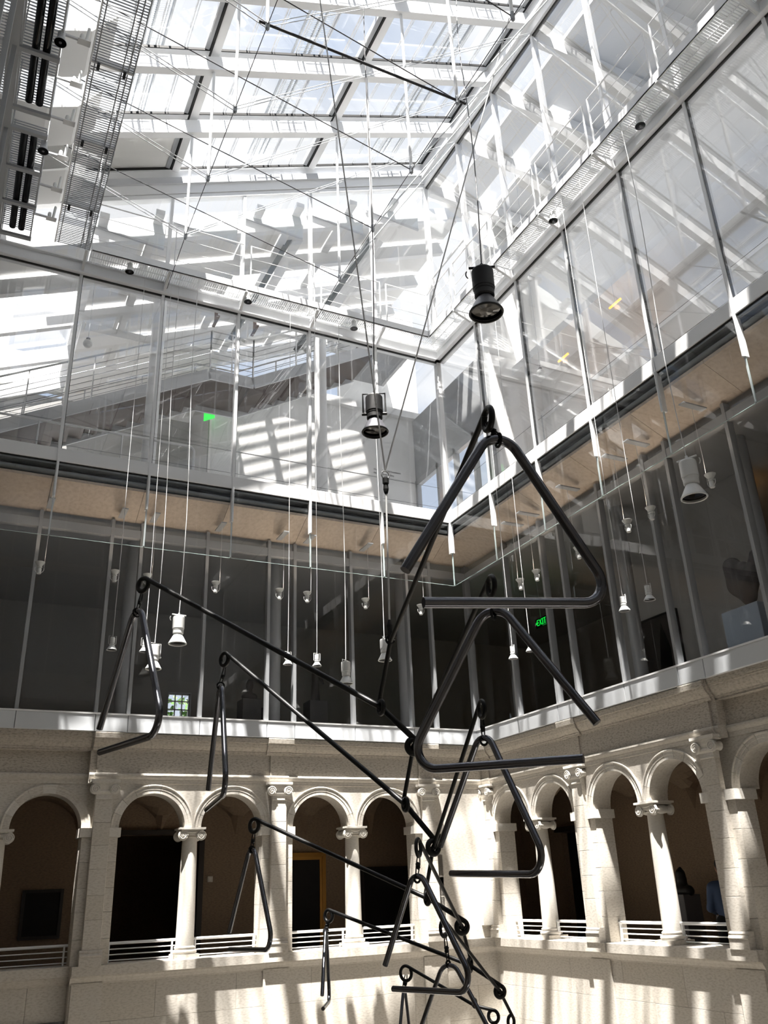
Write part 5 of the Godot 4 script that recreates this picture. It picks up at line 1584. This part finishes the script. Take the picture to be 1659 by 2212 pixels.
	inst(bust, "body", blob([[Vector3(0, 0.05, -0.13), Vector3(0, 0.05, 0.13), 0.09, 0.09], [Vector3(0, 0.08, 0), Vector3(0, 0.20, 0), 0.12, 0.07], [Vector3(0, 0.24, 0), Vector3(0, 0.31, 0), 0.085, 0.075], [Vector3(-0.01, 0.33, 0), Vector3(0.01, 0.41, 0), 0.06, 0.02]], 0.02, 0.05), M.bronze)
	person()
	# gallery sculpture
	var p2 := thing("pedestal", "big blue-grey cube pedestal against the east gallery glass", "pedestal", Vector3(1.55, 8.47, 5.42))
	part(p2, "block", MB.new().bevel_box(Vector3(-0.15, 0.0, -0.33), Vector3(0.40, 1.04, 0.33), 0.006), M.plinth_blue_grey)
	var tor := thing("stone_torso", "rough grey stone torso fragment on the blue-grey cube", "sculpture", Vector3(1.68, 9.51, 5.40))
	inst(tor, "body", blob([[Vector3(0, 0.0, 0), Vector3(0, 0.14, 0), 0.05, 0.05], [Vector3(0, 0.2, 0.0), Vector3(0.02, 0.42, -0.12), 0.12, 0.17], [Vector3(0, 0.42, -0.12), Vector3(0.0, 0.72, -0.18), 0.17, 0.14], [Vector3(0, 0.40, 0.05), Vector3(0.02, 0.62, 0.24), 0.15, 0.12], [Vector3(0, 0.3, 0.0), Vector3(0.0, 0.66, 0.02), 0.13, 0.08], [Vector3(0, 0.62, 0.24), Vector3(0, 0.8, 0.22), 0.10, 0.05]], 0.03, 0.06), M.carved_stone)
	picture("dark_panel_painting", "large murky painting with a black standing shape in the east gallery", FRAME_E, 2.05, 3.0, 8.85, 10.35, -2.7, M.canvas_brown, M.dark_wood, 0.03)
	var fig := MB.new()
	fig.prism(PackedVector2Array([Vector2(2.2, 8.95), Vector2(2.4, 9.35), Vector2(2.5, 9.9), Vector2(2.58, 10.2), Vector2(2.64, 10.0), Vector2(2.72, 9.7), Vector2(2.7, 9.3), Vector2(2.85, 8.95), Vector2(2.6, 9.05), Vector2(2.45, 9.2)]), -2.672, -2.665)
	var dp := get_node("dark_panel_painting")
	part(dp, "dark_shape", fig, M.lens_black)
	# small busts on pedestals in the north gallery
	var q2 := [[-3.0, -3.6, "bust"], [-1.6, -3.4, "figure"], [-2.3, -4.4, "portrait"]]
	for q in q2:
		var pd := thing("gallery_pedestal", "tall grey pedestal carrying the %s in the dark north gallery" % q[2], "pedestal", Vector3(q[0], 8.47, q[1]))
		part(pd, "block", MB.new().bevel_box(Vector3(-0.2, 0.0, -0.2), Vector3(0.2, 1.25, 0.2), 0.006), M.plinth_grey)
		var b := thing("gallery_%s" % q[2], "dark stone %s on a tall pedestal in the north gallery" % q[2], "sculpture", Vector3(q[0], 9.72, q[1]))
		var bones := [[Vector3(-0.09, 0.07, 0), Vector3(0.09, 0.07, 0), 0.08, 0.08], [Vector3(0, 0.1, 0), Vector3(0, 0.25, 0), 0.07, 0.05], [Vector3(0, 0.30, 0), Vector3(0, 0.37, 0.01), 0.08, 0.075]]
		if q[2] == "figure": bones = [[Vector3(-0.06, 0.03, 0), Vector3(-0.02, 0.35, 0), 0.045, 0.06], [Vector3(0.06, 0.03, 0), Vector3(0.02, 0.35, 0), 0.045, 0.06], [Vector3(0, 0.35, 0), Vector3(0, 0.6, 0), 0.07, 0.08], [Vector3(0, 0.68, 0), Vector3(0, 0.74, 0), 0.05, 0.05], [Vector3(0.08, 0.6, 0), Vector3(0.16, 0.4, 0.05), 0.035, 0.025]]
		if q[2] == "portrait": bones = [[Vector3(0, 0.03, 0), Vector3(0, 0.12, 0), 0.06, 0.05], [Vector3(0, 0.18, 0.0), Vector3(0, 0.26, 0.01), 0.085, 0.09]]
		inst(b, "body", blob(bones, 0.02, 0.04), M.carved_stone)
	# scaffold-like brown rack by the fifth-storey glass
	var rk := thing("wooden_rack", "brown timber rack standing on the upper floor behind the north catwalk", "rack", Vector3(-4.35, 16.95, -0.9))
	for x in [-0.42, 0.42]:
		part(rk, "upright", b3(x - 0.03, x + 0.03, 0.0, 0.62, -0.03, 0.03), M.rust_brown)
	part(rk, "rung", b3(-0.42, 0.42, 0.28, 0.33, -0.02, 0.02), M.rust_brown)
	for s in [-1.0, 1.0]:
		part(rk, "foot", b3(0.42 * s - 0.03, 0.42 * s + 0.03, 0.0, 0.03, -0.2, 0.2), M.rust_brown)
	# a tree outside the small window
	var tr := thing("tree", "sunlit green tree outside the small gallery window", "tree", Vector3(-3.0, 0.0, -13.0))
	part(tr, "trunk", MB.new().tube([Vector3(0, 0, 0), Vector3(0.1, 5, 0), Vector3(0, 11.5, 0)], 0.22, 8, false, 0.08), M.bark)
	var lf := MB.new()
	for i in 900:
		var c := Vector3(rng.randfn() * 1.5, 11.6 + rng.randfn() * 1.3, rng.randfn() * 1.0)
		var b := Basis(Vector3(rng.randfn(), rng.randfn(), rng.randfn()).normalized(), rng.randf() * TAU)
		lf.quad(c + b * Vector3(-0.11, -0.05, 0), c + b * Vector3(0.0, -0.07, 0.02), c + b * Vector3(0.12, 0.03, 0), c + b * Vector3(-0.02, 0.07, 0.02))
	part(tr, "crown", lf, M.leaf_green).set_meta("kind", "stuff")

func sign_light(t: Node3D, at: Vector3, energy: float) -> void:
	var l := OmniLight3D.new()
	l.name = "sign_light"
	l.position = at
	l.light_color = Color(0.2, 1.0, 0.4)
	l.light_energy = energy
	l.light_size = 0.1
	l.omni_range = 20.0
	l.omni_attenuation = 2.0
	l.shadow_enabled = true
	t.add_child(l, true)

func person() -> void:
	# a visitor standing in the east loggia, turned towards the court's far end, holding a sheet of paper
	var t := thing("person", "person in a blue shirt and dark trousers holding a white sheet in the east loggia", "person", Vector3(2.0, 4.45, 3.63))
	t.rotation.y = deg_to_rad(150)
	var V := func(x: float, y: float, z: float) -> Vector3: return Vector3(x, y, z)
	var legs := [[V.call(-0.10, 0.92, 0), V.call(-0.10, 0.50, 0.02), 0.095, 0.065], [V.call(-0.10, 0.50, 0.02), V.call(-0.11, 0.09, -0.01), 0.062, 0.045], [V.call(0.10, 0.92, 0), V.call(0.11, 0.50, 0.03), 0.095, 0.065], [V.call(0.11, 0.50, 0.03), V.call(0.12, 0.09, 0.0), 0.062, 0.045]]
	var torso := [[V.call(0, 0.95, 0), V.call(0, 1.12, 0), 0.135, 0.125], [V.call(-0.05, 1.12, 0), V.call(-0.09, 1.36, 0), 0.115, 0.10], [V.call(0.05, 1.12, 0), V.call(0.09, 1.36, 0), 0.115, 0.10], [V.call(-0.15, 1.40, 0), V.call(0.15, 1.40, 0), 0.07, 0.07]]
	var arms := [[V.call(-0.19, 1.39, 0), V.call(-0.24, 1.12, 0.03), 0.058, 0.045], [V.call(0.19, 1.39, 0), V.call(0.24, 1.12, 0.03), 0.058, 0.045]]
	var fore := [[V.call(-0.24, 1.12, 0.03), V.call(-0.10, 1.05, 0.24), 0.042, 0.03], [V.call(0.24, 1.12, 0.03), V.call(0.10, 1.05, 0.24), 0.042, 0.03]]
	var headb := [[V.call(0, 1.42, 0.0), V.call(0, 1.53, 0.015), 0.055, 0.052], [V.call(0, 1.60, 0.02), V.call(0, 1.68, 0.0), 0.075, 0.092], [V.call(0, 1.565, 0.05), V.call(0, 1.60, 0.06), 0.04, 0.045], [V.call(0, 1.62, 0.095), V.call(0, 1.60, 0.108), 0.012, 0.016], [V.call(-0.083, 1.62, 0.0), V.call(-0.083, 1.65, 0.0), 0.014, 0.018], [V.call(0.083, 1.62, 0.0), V.call(0.083, 1.65, 0.0), 0.014, 0.018]]
	var feet := [[V.call(-0.11, 0.05, -0.05), V.call(-0.12, 0.04, 0.15), 0.045, 0.035], [V.call(0.12, 0.05, -0.04), V.call(0.14, 0.04, 0.16), 0.045, 0.035]]
	var hands := []
	for s in [-1.0, 1.0]:
		hands.append([V.call(0.10 * s, 1.05, 0.24), V.call(0.05 * s, 1.04, 0.31), 0.03, 0.032])
		for f in 4:
			hands.append([V.call(0.045 * s, 1.065 - 0.018 * f, 0.325), V.call(0.005 * s, 1.06 - 0.018 * f, 0.352 - 0.003 * f), 0.0095, 0.008])
			hands.append([V.call(0.005 * s, 1.06 - 0.018 * f, 0.352 - 0.003 * f), V.call(-0.015 * s, 1.055 - 0.018 * f, 0.335), 0.0085, 0.0075])
		hands.append([V.call(0.06 * s, 1.075, 0.29), V.call(0.03 * s, 1.105, 0.325), 0.011, 0.009])
	inst(t, "body", blob(legs + torso + arms + fore + headb + feet + hands, 0.014, 0.028), M.skin)
	inst(t, "shirt", blob(torso + arms + [[V.call(-0.24, 1.12, 0.03), V.call(-0.14, 1.07, 0.18), 0.042, 0.034], [V.call(0.24, 1.12, 0.03), V.call(0.14, 1.07, 0.18), 0.042, 0.034]], 0.02, 0.03, 0.014), M.shirt_blue)
	inst(t, "trousers", blob(legs + [[V.call(0, 0.95, 0), V.call(0, 1.0, 0), 0.13, 0.13]], 0.02, 0.035, 0.015), M.trousers_dark)
	inst(t, "shoes", blob(feet, 0.014, 0.02, 0.014), M.lens_black)
	inst(t, "hair", blob([[V.call(0, 1.70, -0.02), V.call(0, 1.66, -0.05), 0.09, 0.085], [V.call(0, 1.735, 0.03), V.call(0, 1.72, 0.0), 0.06, 0.08]], 0.014, 0.03, 0.008), M.hair_dark)
	for s in [-1.0, 1.0]:
		part(t, "eye", MB.new().lathe([Vector2(0.0, -0.008), Vector2(0.008, 0.0), Vector2(0.0, 0.008)], pos(0.032 * s, 1.635, 0.088), 8), M.lens_black)
	part(t, "mouth", b3(-0.022, 0.022, 1.572, 1.577, 0.092, 0.102), M.rust_brown)
	var pp := thing("paper_sheet", "white sheet of paper in the hands of the person in the blue shirt", "paper", Vector3(2.0, 4.45, 3.63))
	pp.rotation.y = deg_to_rad(150)
	part(pp, "sheet", MB.new().obox(Transform3D(Basis(Vector3.RIGHT, -0.5), Vector3(0, 0.97, 0.352)), Vector3(0.21, 0.29, 0.003)), M.paper)
